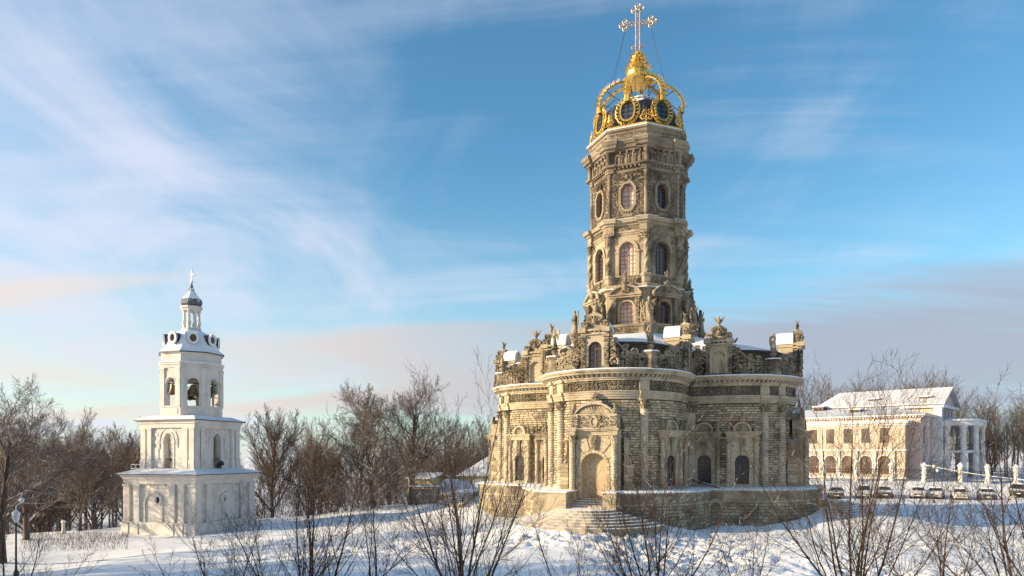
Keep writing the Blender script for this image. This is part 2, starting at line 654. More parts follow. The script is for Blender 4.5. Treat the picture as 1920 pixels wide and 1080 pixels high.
def to_rect(inner, W_, z0, z1, cx=0.0, cz=None):
    """for every point of an arched contour a point on the surrounding rectangle"""
    zc = cz if cz is not None else (z0 + z1) / 2
    out = []
    for i, (x, z) in enumerate(inner):
        if i in (0, len(inner) - 1):
            out.append((-W_ if x < 0 else W_, z0))
            continue
        dx_, dz_ = x - cx, z - zc
        if dz_ <= 0:
            out.append((-W_ if x < 0 else W_, z))
            continue
        k = min(W_ / abs(dx_) if abs(dx_) > 1e-6 else 1e9, (z1 - zc) / dz_ if dz_ > 1e-6 else 1e9)
        out.append((cx + dx_ * k, zc + dz_ * k))
    # put exact corners in
    best = {}
    for sx in (-1, 1):
        j = min(range(1, len(out) - 1), key=lambda i: abs(out[i][0] - sx * W_) + abs(out[i][1] - z1))
        out[j] = (sx * W_, z1)
    return out


def spiral(cx, cz, r, turns, a0, hand=1, n=11, tail=0.0, ta=0.0):
    p = []
    for i in range(n):
        t = i / (n - 1)
        rr = r * (1 - 0.86 * t)
        a = a0 + hand * turns * 2 * pi * t
        p.append((cx + rr * cos(a), cz + rr * sin(a)))
    return p


def relief(mb, mapper, x0, x1, z0, z1, cell, rng, depth=0.06, keep=None, k=4, th=0.14):
    """scrolling acanthus relief: spirals with leaves and buds over a strip"""
    nx = max(1, int(round((x1 - x0) / cell)))
    nz = max(1, int(round((z1 - z0) / cell)))
    cw, ch = (x1 - x0) / nx, (z1 - z0) / nz
    for i in range(nx):
        for j in range(nz):
            cx, cz = x0 + (i + 0.5) * cw + rng.uniform(-.12, .12) * cw, z0 + (j + 0.5) * ch + rng.uniform(-.12, .12) * ch
            if keep and not keep(cx, cz):
                continue
            r = min(cw, ch) * rng.uniform(0.44, 0.56)
            h = 1 if (i + j) % 2 else -1
            a0 = rng.uniform(0, 2 * pi)
            pts = spiral(cx, cz, r, 1.1, a0, h, 9)
            dd = depth * rng.uniform(0.7, 1.3)
            P = [mapper(x, dd * (0.5 + 0.6 * q / 8), z) for q, (x, z) in enumerate(pts)]
            mb.tube(P, [cell * th * (1.0 - 0.35 * q / 8) for q in range(9)], k, cap=False)
            for q in range(2):
                a = a0 + rng.uniform(0, 2 * pi)
                r2 = r * rng.uniform(0.8, 1.25)
                lx, lz = cx + r2 * cos(a), cz + r2 * sin(a)
                if keep and not keep(lx, lz):
                    continue
                s_ = cell * rng.uniform(0.10, 0.2)
                o = mapper(lx, 0, lz)
                c4 = [mapper(lx + s_ * cos(a + b), 0.0, lz + s_ * sin(a + b) * 1.0) for b in (0.0, 1.7, 3.14, 4.6)]
                top = mapper(lx, dd * 1.3, lz)
                mb.add(c4 + [top], [(0, 1, 4), (1, 2, 4), (2, 3, 4), (3, 0, 4)])


def PM():
    """mesh builder for parts placed with frame_mat"""
    return MB(Frame((0, 0, 0), 0))


def at(px, py, Y):
    return ((px - 960) / F * Y, Y, CAM_Z + (HOR - py) / F * Y)


def xat(px, Y):
    return (px - 960) / F * Y

# ------------------------------------------------------------------ places
CH = (11.06, 60.0, 2.63)          # church axis, terrace level
PHI = -23.5                       # facing of the front portal
LD, LR = 7.6, 5.1                 # lobe centre distance, lobe wall radius
LQ = LR * pi / 2


def polar(a, r, cx=0.0, cy=0.0):
    a = radians(a)
    return (cx + r * sin(a), cy - r * cos(a))


def wp(k, s, off=0.0):
    al = PHI + 90 * k
    cx, cy = polar(al, LD)
    if abs(s) <= LQ:
        a = al + math.degrees(s / LR)
        x, y = polar(a, LR + off, cx, cy)
        return x, y, a
    sg = 1 if s > 0 else -1
    e = abs(s) - LQ
    a = al + 90 * sg
    x, y = polar(a, LR + off, cx, cy)
    ux, uy = polar(al, 1)
    return x - ux * e, y - uy * e, a


def wframe(k, s, z=0.0, off=0.0):
    x, y, a = wp(k, s, off)
    return Frame((x, y, z), a)


def lobe_outline(k, off, na=36, last=False):
    al = PHI + 90 * k
    ux, uy = polar(al, 1)
    out = []
    for sg in (-1, 1):
        nx, ny = polar(al + 90 * sg, LR + off)
        fl = []
        for i in range(4):
            v = (LR + off) + (LD - LR - off) * i / 3
            fl.append((ux * v + nx, uy * v + ny))
        if sg == -1:
            out += fl[:-1]
            cx, cy = polar(al, LD)
            for i in range(na + 1):
                out.append(polar(al - 90 + 180 * i / na, LR + off, cx, cy))
        else:
            out += fl[::-1][1:]
    return out if last else out[:-1]


def full_outline(off, na=36):
    o = []
    for k in range(4):
        o += lobe_outline(k, off, na)
    return o


def sweep_plan(mb, plan, prof):
    mb.ring([[(x, y, z) for x, y in plan(off)] for off, z in prof], True)


def smooth01(t):
    t = max(0.0, min(1.0, t))
    return t * t * (3 - 2 * t)


PX, PY = polar(PHI, 1)
PORTALS = []
for k in range(4):
    x, y, a = wp(k, 0, 0)
    PORTALS.append((CH[0] + x, CH[1] + y, a))


def ground_z(x, y):
    z = -0.15
    # west side slopes gently down to the bell tower
    z -= 1.75 * smooth01((2 - x) / 34.0) * smooth01((y - 8) / 40)
    # parking place and manor
    z -= 0.45 * smooth01((x - 20) / 20) * smooth01((y - 66) / 12)
    z += 1.95 * smooth01((y - 88) / 11) * smooth01((x - 14) / 12)
    # plateau edge
    ye = np.interp(x, [-120, -45, -30, -12, 0, 8], [50, 57, 70, 80, 90, 100])
    if x < 26:
        z -= 9.0 * smooth01((y - ye) / 45.0) * (1 - smooth01((x - 4) / 20))
    # snow banked against the flights of steps
    for (qx, qy, a) in PORTALS:
        ox, oy = polar(a, 3.0)
        dd = sqrt((x - qx - ox) ** 2 + (y - qy - oy) ** 2)
        if dd < 8:
            m = 1.36 - 0.29 * max(0, min(dd, 3.0) - 1.7) - 0.20 * max(0, dd - 3.0)
            if m > 0:
                z = max(z, z + m) if m > 0 else z
    r = sqrt(x * x + y * y)
    if r > 170:
        z += 6.0 * smooth01((r - 170) / 900) + 9 * mnoise.noise((x / 420, y / 420, 3.3)) * smooth01((r - 250) / 600)
    if r < 170:
        z += 0.22 * mnoise.noise((x / 6.5, y / 6.5, 0)) + 0.06 * mnoise.noise((x / 1.6, y / 2.2, 7))
    return z


def build_ground():
    rng = np.random.default_rng(5)
    xs = np.concatenate([-np.geomspace(4000, 62, 34), np.arange(-60, -20, 0.9), np.arange(-20, 30, 0.22), np.arange(30, 80, 0.9), np.geomspace(81, 4000, 32)])
    ys = np.concatenate([-np.geomspace(600, 5, 10), np.arange(-4, 22, 1.5), np.arange(22, 62, 0.24), np.arange(62, 112, 0.9), np.geomspace(113, 4500, 36)])
    nx, ny = len(xs), len(ys)
    Z = np.zeros((ny, nx))
    for j, y in enumerate(ys):
        for i, x in enumerate(xs):
            Z[j, i] = ground_z(x, y)
    X, Y = np.meshgrid(xs, ys)
    # trampled paths: footprints pressed into the snow
    n_f = 4600
    paths = [((8.6, 45.5), (6, 26), 2.2), ((6, 40), (24, 24), 2.6), ((-14, 40), (8, 41), 1.4), ((14, 41), (42, 37), 1.8), ((0, 27), (34, 26), 3.0), ((10, 44), (9, 34), 3.6)]
    tr = np.zeros_like(Z)
    for a, b, w in paths:
        ax, ay = b[0] - a[0], b[1] - a[1]
        t = np.clip(((X - a[0]) * ax + (Y - a[1]) * ay) / (ax * ax + ay * ay), 0, 1)
        d = np.hypot(X - a[0] - t * ax, Y - a[1] - t * ay)
        tr = np.maximum(tr, np.exp(-(d / (w * 1.1)) ** 2))
    jj, ii = np.nonzero((tr > .04) & (Y > 20) & (Y < 62) & (X > -20) & (X < 60))
    for j, i in zip(jj, ii):
        p = (xs[i] / .62, ys[j] / .62, 1.7)
        Z[j, i] += tr[j, i] * (.10 * mnoise.noise(p) + .07 * mnoise.noise((p[0] * 2.3, p[1] * 2.3, 4)) - .05)
    for q in range(n_f):
        a, b, w = paths[rng.integers(len(paths))]
        t = rng.random()
        cx = a[0] + (b[0] - a[0]) * t + rng.normal() * w * 0.6
        cy = a[1] + (b[1] - a[1]) * t + rng.normal() * w * 0.6
        rr = rng.uniform(0.16, 0.34)
        i0, i1 = np.searchsorted(xs, [cx - 2 * rr, cx + 2 * rr])
        j0, j1 = np.searchsorted(ys, [cy - 2 * rr, cy + 2 * rr])
        if i1 <= i0 or j1 <= j0:
            continue
        d2 = ((X[j0:j1, i0:i1] - cx) ** 2 + (Y[j0:j1, i0:i1] - cy) ** 2) / rr ** 2
        Z[j0:j1, i0:i1] += -0.11 * np.exp(-d2 * 1.6) + 0.015 * np.exp(-(np.sqrt(d2) - 1.25) ** 2 * 4)
    v = np.stack([X.ravel(), Y.ravel(), Z.ravel()], 1)
    idx = np.arange(nx * ny).reshape(ny, nx)
    f = np.stack([idx[:-1, :-1].ravel(), idx[:-1, 1:].ravel(), idx[1:, 1:].ravel(), idx[1:, :-1].ravel()], 1)
    me = bpy.data.meshes.new('ground')
    me.vertices.add(len(v))
    me.vertices.foreach_set('co', v.ravel())
    me.loops.add(f.size)
    me.loops.foreach_set('vertex_index', f.ravel())
    me.polygons.add(len(f))
    me.polygons.foreach_set('loop_start', np.arange(0, f.size, 4))
    me.update(calc_edges=True)
    me.shade_smooth()
    me.materials.append(M['snow'])
    o = bpy.data.objects.new('ground', me)
    COL.objects.link(o)
    tagit(o, 'snow covered ground with trampled paths and footprints', None, None, 'structure')


build_ground()

# ------------------------------------------------------------------ the church
rng = random.Random(11)
church = empty('church', CH, 0, 'ornate pale limestone baroque church with lobed base, octagonal tower and golden openwork crown', 'church')

# --- lower wall: backing sheet with deep joint colour
mb = MB()
sweep_plan(mb, full_outline, [(-0.05, -2.9), (-0.05, 6.45)])
wall = build('wall', mb, 'joint', church)

# elements along the wall of each lobe: (kind, s, half width, z top)
WS = {0: (5.65, -6.3), 1: (6.5, -6.5), 2: (6.5, -6.5), 3: (6.5, -6.5)}
FS = LQ + 1.2
NS = LQ - 0.18 + 0.0
blocked = {k: [] for k in range(4)}
windows = []
for k in range(4):
    blocked[k].append((0.0, 1.78, -1, 5.3))
    blocked[k].append((0.0, 1.2, 5.2, 6.0))
    for sg, w in ((1, WS[k][0]), (-1, WS[k][1])):
        windows.append((k, w, sg))
        windows.append((k, sg * FS, sg))
        for c in (w, sg * FS):
            blocked[k].append((c, 0.86, -1, 3.9))
            blocked[k].append((c, 1.1, 3.85, 4.3))
            blocked[k].append((c, 0.72, 4.2, 5.05))
PIL = {k: [2.95, -2.95, WS[k][0] - 1.75, WS[k][1] + 1.75, LQ + 2.15, -LQ - 2.15] for k in range(4)}
PIL[0][2] = 3.35
for k in (1, 2, 3):
    PIL[k] = [3.1, -3.1, 4.75, -4.75, LQ + 2.15, -LQ - 2.15]
PIL[0] = [3.35, -3.1, -4.55, LQ + 2.15, -LQ - 2.15]

# --- rusticated stone blocks
ROW, BL = 0.186, 0.46
SMAX = LQ + LD - LR
cam_l = Vector((-CH[0], -CH[1], CAM_Z - CH[2]))
blocks = []
for k in range(4):
    z = 0.0
    row = 0
    while z + ROW < 6.42:
        s = -SMAX + (0.23 if row % 2 else 0.0) - rng.uniform(0, .05)
        while s < SMAX - 0.05:
            L = BL * rng.uniform(0.82, 1.2)
            s0, s1 = max(s, -SMAX), min(s + L, SMAX)
            s += L
            c = (s0 + s1) / 2
            if s1 - s0 < 0.12:
                continue
            zc = z + ROW / 2
            if any(abs(c - b) < w and za < zc < zb for b, w, za, zb in blocked[k]):
                continue
            x, y, a = wp(k, c)
            n = Vector((sin(radians(a)), -cos(radians(a)), 0))
            d = Vector((x, y, z)) - cam_l
            face = -d.normalized().dot(n)
            blocks.append((k, s0, s1, z, a, face / d.length * (s1 - s0), (x, y)))
        z += ROW
        row += 1


def block_geo(k, s0, s1, z, out, g=0.012, h=ROW):
    A = wp(k, s0 + g, 0)
    B = wp(k, s1 - g, 0)
    C_ = wp(k, s0 + g + 0.022, out)
    D_ = wp(k, s1 - g - 0.022, out)
    z0, z1 = z + g, z + h - g
    return [(A[0], A[1], z0), (B[0], B[1], z0), (B[0], B[1], z1), (A[0], A[1], z1),
            (C_[0], C_[1], z0 + .018), (D_[0], D_[1], z0 + .018), (D_[0], D_[1], z1 - .018), (C_[0], C_[1], z1 - .018)]


BF = [(4, 5, 6, 7), (0, 1, 5, 4), (1, 2, 6, 5), (2, 3, 7, 6), (3, 0, 4, 7)]
vis = sorted([b for b in blocks if b[5] > 0 and b[0] in (0, 1)], key=lambda b: -b[5])
top = set(id(b) for b in vis[:300])
many, tint = MB(), []
for b in blocks:
    k, s0, s1, z, a, _, _ = b
    g = block_geo(k, s0, s1, z, rng.uniform(0.035, 0.07))
    if id(b) in top:
        one = MB()
        one.add(g, BF)
        build('stone_block', one, 'block', wall, smooth=False, recalc=False)
    else:
        many.add(g, BF)
        tint += [rng.random()] * 8
build('stone_blocks', many, 'block', wall, kind='stuff', smooth=False, recalc=False, tint=tint, label='remaining small rusticated limestone blocks of the church wall')

# --- plinth moulding, architrave, frieze, cornice
mb = MB()
sweep_plan(mb, full_outline, [(0.0, -0.02), (0.16, -0.02), (0.16, 0.16), (0.10, 0.22), (0.0, 0.24)])
build('plinth', mb, 'stone', church)
mb = MB()
sweep_plan(mb, full_outline, [(-0.05, 6.40), (0.10, 6.40), (0.10, 6.55), (0.15, 6.57), (0.15, 6.72), (0.21, 6.74), (0.21, 6.86), (0.27, 6.90), (0.27, 6.97), (0.06, 7.0), (0.06, 7.0)])
build('architrave', mb, 'stone', church)
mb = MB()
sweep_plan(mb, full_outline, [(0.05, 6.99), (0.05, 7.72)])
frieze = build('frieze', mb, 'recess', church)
for k in range(4):
    mb = MB()
    mp = lambda s, d, z, k=k: (*wp(k, s, 0.05 + d)[:2], z)
    relief(mb, mp, -SMAX + .1, SMAX - .1, 7.03, 7.68, 0.30, rng, 0.07, th=0.17)
    o = build('carved_scrollwork', mb, 'carve', frieze, kind='stuff', smooth=False, recalc=False)
mb = MB()
sweep_plan(mb, full_outline, [(0.05, 7.70), (0.16, 7.72), (0.16, 7.80), (0.24, 7.86), (0.24, 7.92), (0.20, 7.94), (0.20, 8.14), (0.62, 8.14), (0.64, 8.24), (0.72, 8.28), (0.78, 8.38), (0.78, 8.44), (-1.2, 8.47)])
cornice = build('cornice', mb, 'stone', church)
mb = MB()
sweep_plan(mb, full_outline, [(0.80, 8.43), (0.80, 8.475), (0.70, 8.53), (-0.1, 8.56), (-1.2, 8.55)])
build('snow_cover', mb, 'snow', church, label='snow lying along the top of the cornice')
# brackets under the cornice
br = MB()
br.prism([(0.08, 8.10), (0.08, 7.90), (-0.08, 7.90), (-0.08, 8.10)], 0.0, 0.001)
br = MB()
br.hexa([(-.075, .18, 7.95), (.075, .18, 7.95), (.075, .26, 7.93), (-.075, .26, 7.93), (-.085, .18, 8.15), (.085, .18, 8.15), (.085, .58, 8.15), (-.085, .58, 8.15)])
proto = None
nb = 0
for k in range(4):
    s = -SMAX + 0.75
    while s < SMAX - 0.7:
        fr = wframe(k, s)
        if proto is None:
            t = MB(Frame((0, 0, 0), 0))
            t.v, t.f = [], []
            t.add(br.v, br.f)
            proto = build('bracket', t, 'stone', cornice, smooth=False)
            proto.matrix_local = frame_mat(fr)
        elif nb < 298:
            inst(proto, cornice, frame_mat(fr))
        nb += 1
        s += 0.34
# pilaster breaks through the entablature
for k in range(4):
    for s in PIL[k]:
        if abs(s) > LQ + 2:
            continue
        mb = MB(wframe(k, s))
        for z0, z1, d in ((6.38, 6.56, .22), (6.56, 6.74, .26), (6.74, 6.98, .36), (7.02, 7.70, .17), (7.70, 7.93, .32)):
            mb.box(-.36 - d * .1, .36 + d * .1, 0, d, z0, z1)
        build('entablature_break', mb, 'stone', church, smooth=False)


def banded_column(mb, r, z0, z1, band=0.186, n=12, y=0.0, x=0.0, cap=0.0, half=False):
    prof = [(r * 1.25, z0), (r * 1.25, z0 + .1), (r * 1.1, z0 + .16), (r, z0 + .2)]
    z = z0 + 0.2
    zt = z1 - cap
    nb_ = max(1, int(round((zt - z) / band)))
    h = (zt - z) / nb_
    for i in range(nb_):
        prof += [(r * 0.80, z + .002), (r * 0.97, z + .035), (r * 1.0, z + h / 2), (r * 0.98, z + h - .03)]
        z += h
    prof.append((r * 0.86, zt))
    if cap:
        prof += [(r * 1.05, zt + .02), (r * 0.9, zt + .05), (r * 1.02, zt + cap * .25), (r * 1.25, zt + cap * .5), (r * 1.15, zt + cap * .55), (r * 1.5, zt + cap * .85), (r * 1.6, zt + cap * .86), (r * 1.6, z1)]
    mb.lathe(prof, n, x, y)


def leaves_capital(mb, r, z0, h, n=8, x=0, y=0, rows=2):
    """acanthus leaves curling off a bell"""
    for row in range(rows):
        for i in range(n):
            a = 2 * pi * (i + 0.5 * row) / n
            zb = z0 + h * 0.42 * row
            hh = h * 0.5
            w = pi / n * 0.8
            P = []
            for t, rr in ((0, 1.0), (0.6, 1.12), (1.0, 1.55), (0.85, 1.62)):
                ww = w * (1.0 if t < .9 else .5)
                for sg in (-1, 1):
                    P.append((x + r * rr * sin(a + sg * ww), y + r * rr * cos(a + sg * ww), zb + hh * t))
            mb.add(P, [(0, 1, 3, 2), (2, 3, 5, 4), (4, 5, 7, 6)])
    mb.lathe([(r * 1.2, z0 + h * .86), (r * 1.75, z0 + h * .92), (r * 1.75, z0 + h)], 8, x, y)


# --- giant order
for k in range(4):
    for s in PIL[k]:
        mb = MB(wframe(k, s))
        banded_column(mb, 0.30, 0.0, 5.72, n=12, y=0.10)
        p = build('pilaster', mb, 'stone', church)
        mb = MB(wframe(k, s))
        leaves_capital(mb, 0.30, 5.70, 0.68, 8, 0, 0.10)
        build('capital', mb, 'carve', p)


# --- window edicules: built once in a neutral frame, then placed
def make_window(fr0):
    root = PM()
    inner = arch(0.52, 0.12, 1.93, 12)
    outer = to_rect(inner, 0.84, 0.0, 3.72, cz=1.6)
    outer[0] = (-0.84, 0.0)
    outer[-1] = (0.84, 0.0)
    root.slab(inner, outer, -0.06, 0.20)
    root.box(-.84, .84, -.02, .26, -.02, .12)
    w = build('window', root, 'stone', church)
    # pane, grille
    g = PM()
    g.add([(x, 0.015, z) for x, z in inner], [tuple(range(len(inner)))])
    build('pane', g, 'glass', w)
    f = PM()
    inn2 = arch(0.47, 0.12, 1.93, 12)
    f.slab(inn2, arch(0.53, 0.12, 1.93, 12), 0.0, 0.06)
    f.box(-.025, .025, 0.0, .05, .12, 2.4)
    f.box(-.5, .5, 0.0, .05, 1.86, 1.93)
    build('frame', f, 'frame', w)
    gr = PM()
    st = 0.17
    inside = lambda x, z: abs(x) < .5 and z > .12 and (z < 1.93 or x * x + (z - 1.93) ** 2 < .25)
    for sg in (-1, 1):
        c = -3.2
        while c < 3.2:
            pts = [(x * 0.02 - 0.5, 0) for x in range(51)]
            seg = []
            for i in range(51):
                x = -0.5 + i * 0.02
                z = 1.2 + sg * x * 1.35 + c
                if inside(x, z):
                    seg.append((x, z))
            if len(seg) > 2:
                gr.tube([(seg[0][0], .10, seg[0][1]), (seg[-1][0], .10, seg[-1][1])], 0.011, 4)
            c += st * 1.1
    build('grille', gr, 'iron', w, smooth=False)
    # radial voussoirs
    for i in range(9):
        if i == 4:
            continue
        t0, t1 = pi * (i + .05) / 9, pi * (i + .95) / 9
        r0, r1 = 0.56, 1.0 + 0.55 * abs(sin((t0 + t1) / 2))
        q = []
        for t, r in ((t0, r0), (t1, r0), (t1, r1), (t0, r1)):
            x, z = -r * cos(t), 1.93 + r * sin(t)
            x = max(-.82, min(.82, x))
            z = min(3.68, z)
            q.append((x, z))
        if abs(q[2][0] - q[3][0]) < .01 and abs(q[2][1] - q[3][1]) < .01:
            continue
        v = PM()
        v.prism(q, 0.20, 0.255)
        build('voussoir', v, 'stone', w, smooth=False)
    v = PM()
    v.prism([(-.10, 2.40), (.10, 2.40), (.20, 3.72), (-.20, 3.72)], .2, .36)
    ks = build('keystone', v, 'carve', w)
    # columns with capitals
    for sg in (-1, 1):
        c = PM()
        banded_column(c, 0.185, 0.0, 3.30, n=10, y=0.22, x=1.02 * sg)
        leaves_capital(c, 0.18, 3.28, 0.46, 7, 1.02 * sg, 0.22)
        build('column', c, 'stone', w)
    # entablature and lunette with shell
    e = PM()
    for z0, z1, y1, xx in ((3.72, 3.9, .30, 1.18), (3.9, 4.06, .36, 1.22), (4.06, 4.16, .50, 1.34), (4.16, 4.22, .56, 1.40)):
        e.box(-xx, xx, 0, y1, z0, z1)
    build('entablature', e, 'stone', w, smooth=False)
    l = PM()
    l.slab(arch(0.52, 4.22, 4.30, 12), arch(0.68, 4.22, 4.30, 12), 0.0, 0.30)
    for i in range(11):
        a = pi * (i + .5) / 11
        l.tube([(0, .05, 4.3), (-.5 * cos(a), .16, 4.3 + .5 * sin(a))], [.02, .055], 4)
    l.add([(x, 0.05, z) for x, z in arch(.6, 4.22, 4.3, 12)], [tuple(range(15))])
    build('shell_lunette', l, 'stone', w)
    for sg in (-1, 1):
        u = PM()
        u.lathe([(.16, 4.22), (.17, 4.34), (.04, 4.40)], 8, 1.02 * sg, .26)
        u.lathe([(.03, 4.36), (.12, 4.5), (.17, 4.62), (.06, 4.74), (.12, 4.86), (.02, 5.0)], 8, 1.02 * sg, .26)
        build('urn_finial', u, 'carve', w)
    return w


wproto = None
for k, s, sg in windows:
    fr = wframe(k, s)
    if wproto is None:
        wproto = make_window(fr)
        wproto.matrix_local = frame_mat(fr)
        wchild = list(wproto.children)
    else:
        w = inst(wproto, church, frame_mat(fr))
        for c in wchild:
            inst(c, w, Matrix.Identity(4))


def volute_bracket(mb, x, z0, z1, y1, sg=1):
    """side scroll: big volute below, small above, joined by a curve"""
    P = []
    zt, zb = z1 - .18, z0 + .24
    top = [(x + sg * (.02 + .16 * cos(a) * f), zt + .16 * sin(a) * f) for a, f in [(pi * 1.5 - i * .7, 1 - .1 * i) for i in range(8)]][::-1]
    mid = [(x - sg * (.10 - .18 * t + .12 * sin(t * pi)), zt + (zb - zt) * t) for t in (0.1, .3, .5, .7, .9)]
    bot = [(x + sg * (.14 + .24 * cos(a) * f), zb + .24 * sin(a) * f) for a, f in [(pi + i * .7, 1 - .09 * i) for i in range(9)]]
    pts = top + mid + bot
    mb.tube([(px, y1, pz) for px, pz in pts], .05, 5)
    mb.tube([(px, y1 * .4, pz) for px, pz in pts], .05, 5)
    mb.lathe([(.01, 0), (.15, 0)], 6, 0, 0, caps=False) if False else None


def make_portal():
    r = PM()
    inner = arch(0.95, -0.62, 1.66, 14)
    outer = to_rect(inner, 1.32, -0.62, 3.84, cz=1.4)
    r.slab(inner, outer, -0.36, 0.42)
    p = build('portal', r, 'stone', church)
    d = PM()
    d.add([(x, -0.10, z) for x, z in arch(1.0, -.62, 1.66, 14)], [tuple(range(17))])
    build('blank_panel', d, 'infill', p, smooth=False)
    # rusticated jamb and arch stones
    for sg in (-1, 1):
        for i in range(8):
            q = PM()
            z0 = -.60 + i * .283
            q.box(sg * .93 if sg > 0 else -1.16, 1.16 if sg > 0 else -.93, .42, .49, z0 + .012, z0 + .271)
            build('jamb_stone', q, 'block', p, smooth=False)
            q = PM()
            q.box(1.17 if sg > 0 else -1.31, 1.31 if sg > 0 else -1.17, .42, .46, z0 + .012, z0 + .271)
            build('jamb_stone', q, 'block', p, smooth=False)
    for i in range(13):
        t0, t1 = pi * (i + .07) / 13, pi * (i + .93) / 13
        q = PM()
        q.prism([(-r_ * cos(t), 1.66 + r_ * sin(t)) for t, r_ in ((t0, .93), (t1, .93), (t1, 1.13), (t0, 1.13))], .42, .51)
        build('arch_stone', q, 'block', p, smooth=False)
    for i in range(7):
        if i == 3:
            continue
        t0, t1 = pi * (i + .08) / 7, pi * (i + .92) / 7
        q = []
        for t, r_ in ((t0, 1.18), (t1, 1.18), (t1, 2.4), (t0, 2.4)):
            x, z = -r_ * cos(t), 1.66 + r_ * sin(t)
            if r_ > 2:
                kk = min(1.30 / max(abs(cos(t)), 1e-3), 2.12 / max(sin(t), 1e-3))
                x, z = -kk * cos(t), 1.66 + kk * sin(t)
            q.append((max(-1.3, min(1.3, x)), z))
        m_ = PM()
        m_.prism(q, .42, .48)
        build('voussoir', m_, 'stone', p, smooth=False)
    m_ = PM()
    m_.prism([(-.15, 2.85), (.15, 2.85), (.26, 3.80), (-.26, 3.80)], .42, .66)
    relief(m_, lambda x, y, z: (x, .66 + y, z), -.2, .2, 2.9, 3.8, .2, rng, .05)
    build('keystone', m_, 'carve', p)
    for sg in (-1, 1):
        c = PM()
        banded_column(c, .21, -.05, 3.30, n=12, y=.62, x=1.52 * sg)
        leaves_capital(c, .20, 3.28, .55, 8, 1.52 * sg, .62)
        build('column', c, 'stone', p)
        c = PM()
        c.box(sg * 1.52 - .30, sg * 1.52 + .30, -.36, .42, -.6, 3.84)
        build('pier', c, 'stone', p)
        for i in range(6):
            c = PM()
            x0 = 2.05 if sg > 0 else -2.6
            c.box(x0, x0 + .55, -.7, .02, i * .30 + .012, i * .30 + .288)
            build('pier_stone', c, 'block', p, smooth=False)
        c = PM()
        volute_bracket(c, 2.25 * sg, 1.85, 3.6, .06, sg)
        c.prism([(sg * 2.05, 1.82), (sg * 2.45, 1.82), (sg * 2.2, 2.4), (sg * 2.28, 3.5), (sg * 2.05, 3.7)], -.7, .0)
        build('side_volute', c, 'stone', p)
    e = PM()
    for z0, z1, y1, xx in ((3.84, 4.0, .52, 1.72), (4.0, 4.14, .56, 1.74), (4.14, 4.24, .72, 1.88), (4.24, 4.30, .80, 1.96)):
        e.box(-xx, xx, -.36, y1, z0, z1)
        for sg in (-1, 1):
            e.cbox(1.52 * sg, .5, z0 + .002, .58 + (y1 - .5), y1 + .46, z1 - z0 - .004)
    build('entablature', e, 'stone', p, smooth=False)
    a = PM()
    a.box(-1.35, 1.35, -.4, .40, 4.30, 5.24)
    a.box(-1.42, 1.42, -.4, .46, 5.24, 5.34)
    for sg in (-1, 1):
        a.box(sg * 1.42 - .26, sg * 1.42 + .26, -.4, .55, 4.30, 5.30)
    build('attic_panel', a, 'stone', p, smooth=False)
    a = PM()
    relief(a, lambda x, y, z: (x, .40 + y, z), -1.1, 1.1, 4.36, 5.2, .27, rng, .07, keep=lambda x, z: abs(x) > .30 or abs(z - 4.78) > .3)
    for sg in (-1, 1):
        relief(a, lambda x, y, z: (x, .55 + y, z), sg * 1.42 - .24, sg * 1.42 + .24, 4.36, 5.2, .24, rng, .06)
    build('carved_scrollwork', a, 'carve', p, kind='stuff', smooth=False)
    a = PM()
    ov = [(.21 * cos(2 * pi * i / 16), 4.78 + .27 * sin(2 * pi * i / 16)) for i in range(16)]
    oo = [(.29 * cos(2 * pi * i / 16), 4.78 + .36 * sin(2 * pi * i / 16)) for i in range(16)]
    a.slab(ov, oo, .38, .48, True)
    build('oval_medallion', a, 'stone', p)
    # segmental pediment
    a = PM()
    n = 14
    arcp = [(1.34 * -cos(pi * (.12 + .76 * i / n)) / cos(pi * .12), 5.34 + .66 * (sin(pi * (.12 + .76 * i / n)) - sin(pi * .12)) / (1 - sin(pi * .12))) for i in range(n + 1)]
    arco = [(x * 1.07, 5.34 + (z - 5.34) * 1.2 + .02) for x, z in arcp]
    a.slab(arcp, arco, -.4, .50)
    a.prism(arcp, -.4, .22)
    for i in range(15):
        t = pi * (i + .5) / 15
        a.tube([(0, .24, 5.40), (-1.1 * cos(t), .32, 5.38 + .46 * sin(t))], [.02, .07], 4)
    build('pediment', a, 'stone', p)
    a = PM()
    a.box(-.42, .42, -.3, .34, 6.12, 6.24)
    a.box(-.35, .35, -.3, .28, 5.98, 6.12)
    for sg in (-1, 1):
        a.tube([(sg * .44, -.1, 6.14), (sg * .44, .38, 6.14)], .12, 8)
    build('scroll_block', a, 'stone', p)
    a = PM()
    a.prism([(-.05, 6.24), (-.30, 6.34), (-.34, 6.5), (-.16, 6.56), (-.12, 6.7), (0, 6.86), (.12, 6.7), (.16, 6.56), (.34, 6.5), (.30, 6.34), (.05, 6.24)], .0, .16)
    for sg in (-1, 1):
        a.tube([(0, .17, 6.3), (sg * .2, .2, 6.42), (sg * .12, .22, 6.56), (0, .2, 6.5)], .035, 4)
    build('palmette', a, 'carve', p)
    for sg in (-1, 1):
        a = PM()
        a.lathe([(.05, 5.3), (.2, 5.42), (.24, 5.6), (.12, 5.74), (.16, 5.86), (.02, 6.1)], 8, sg * 1.5, .28, fn=lambda t, z: 1 + .15 * sin(5 * t))
        build('flame_urn', a, 'carve', p)
    return p


pproto = make_portal()
pproto.matrix_local = frame_mat(wframe(0, 0, 0, .28))
pch = [(c, list(c.children)) for c in pproto.children]
for k in (1, 2, 3):
    q = inst(pproto, church, frame_mat(wframe(k, 0, 0, .28)))
    for c, _ in pch:
        inst(c, q, Matrix.Identity(4))


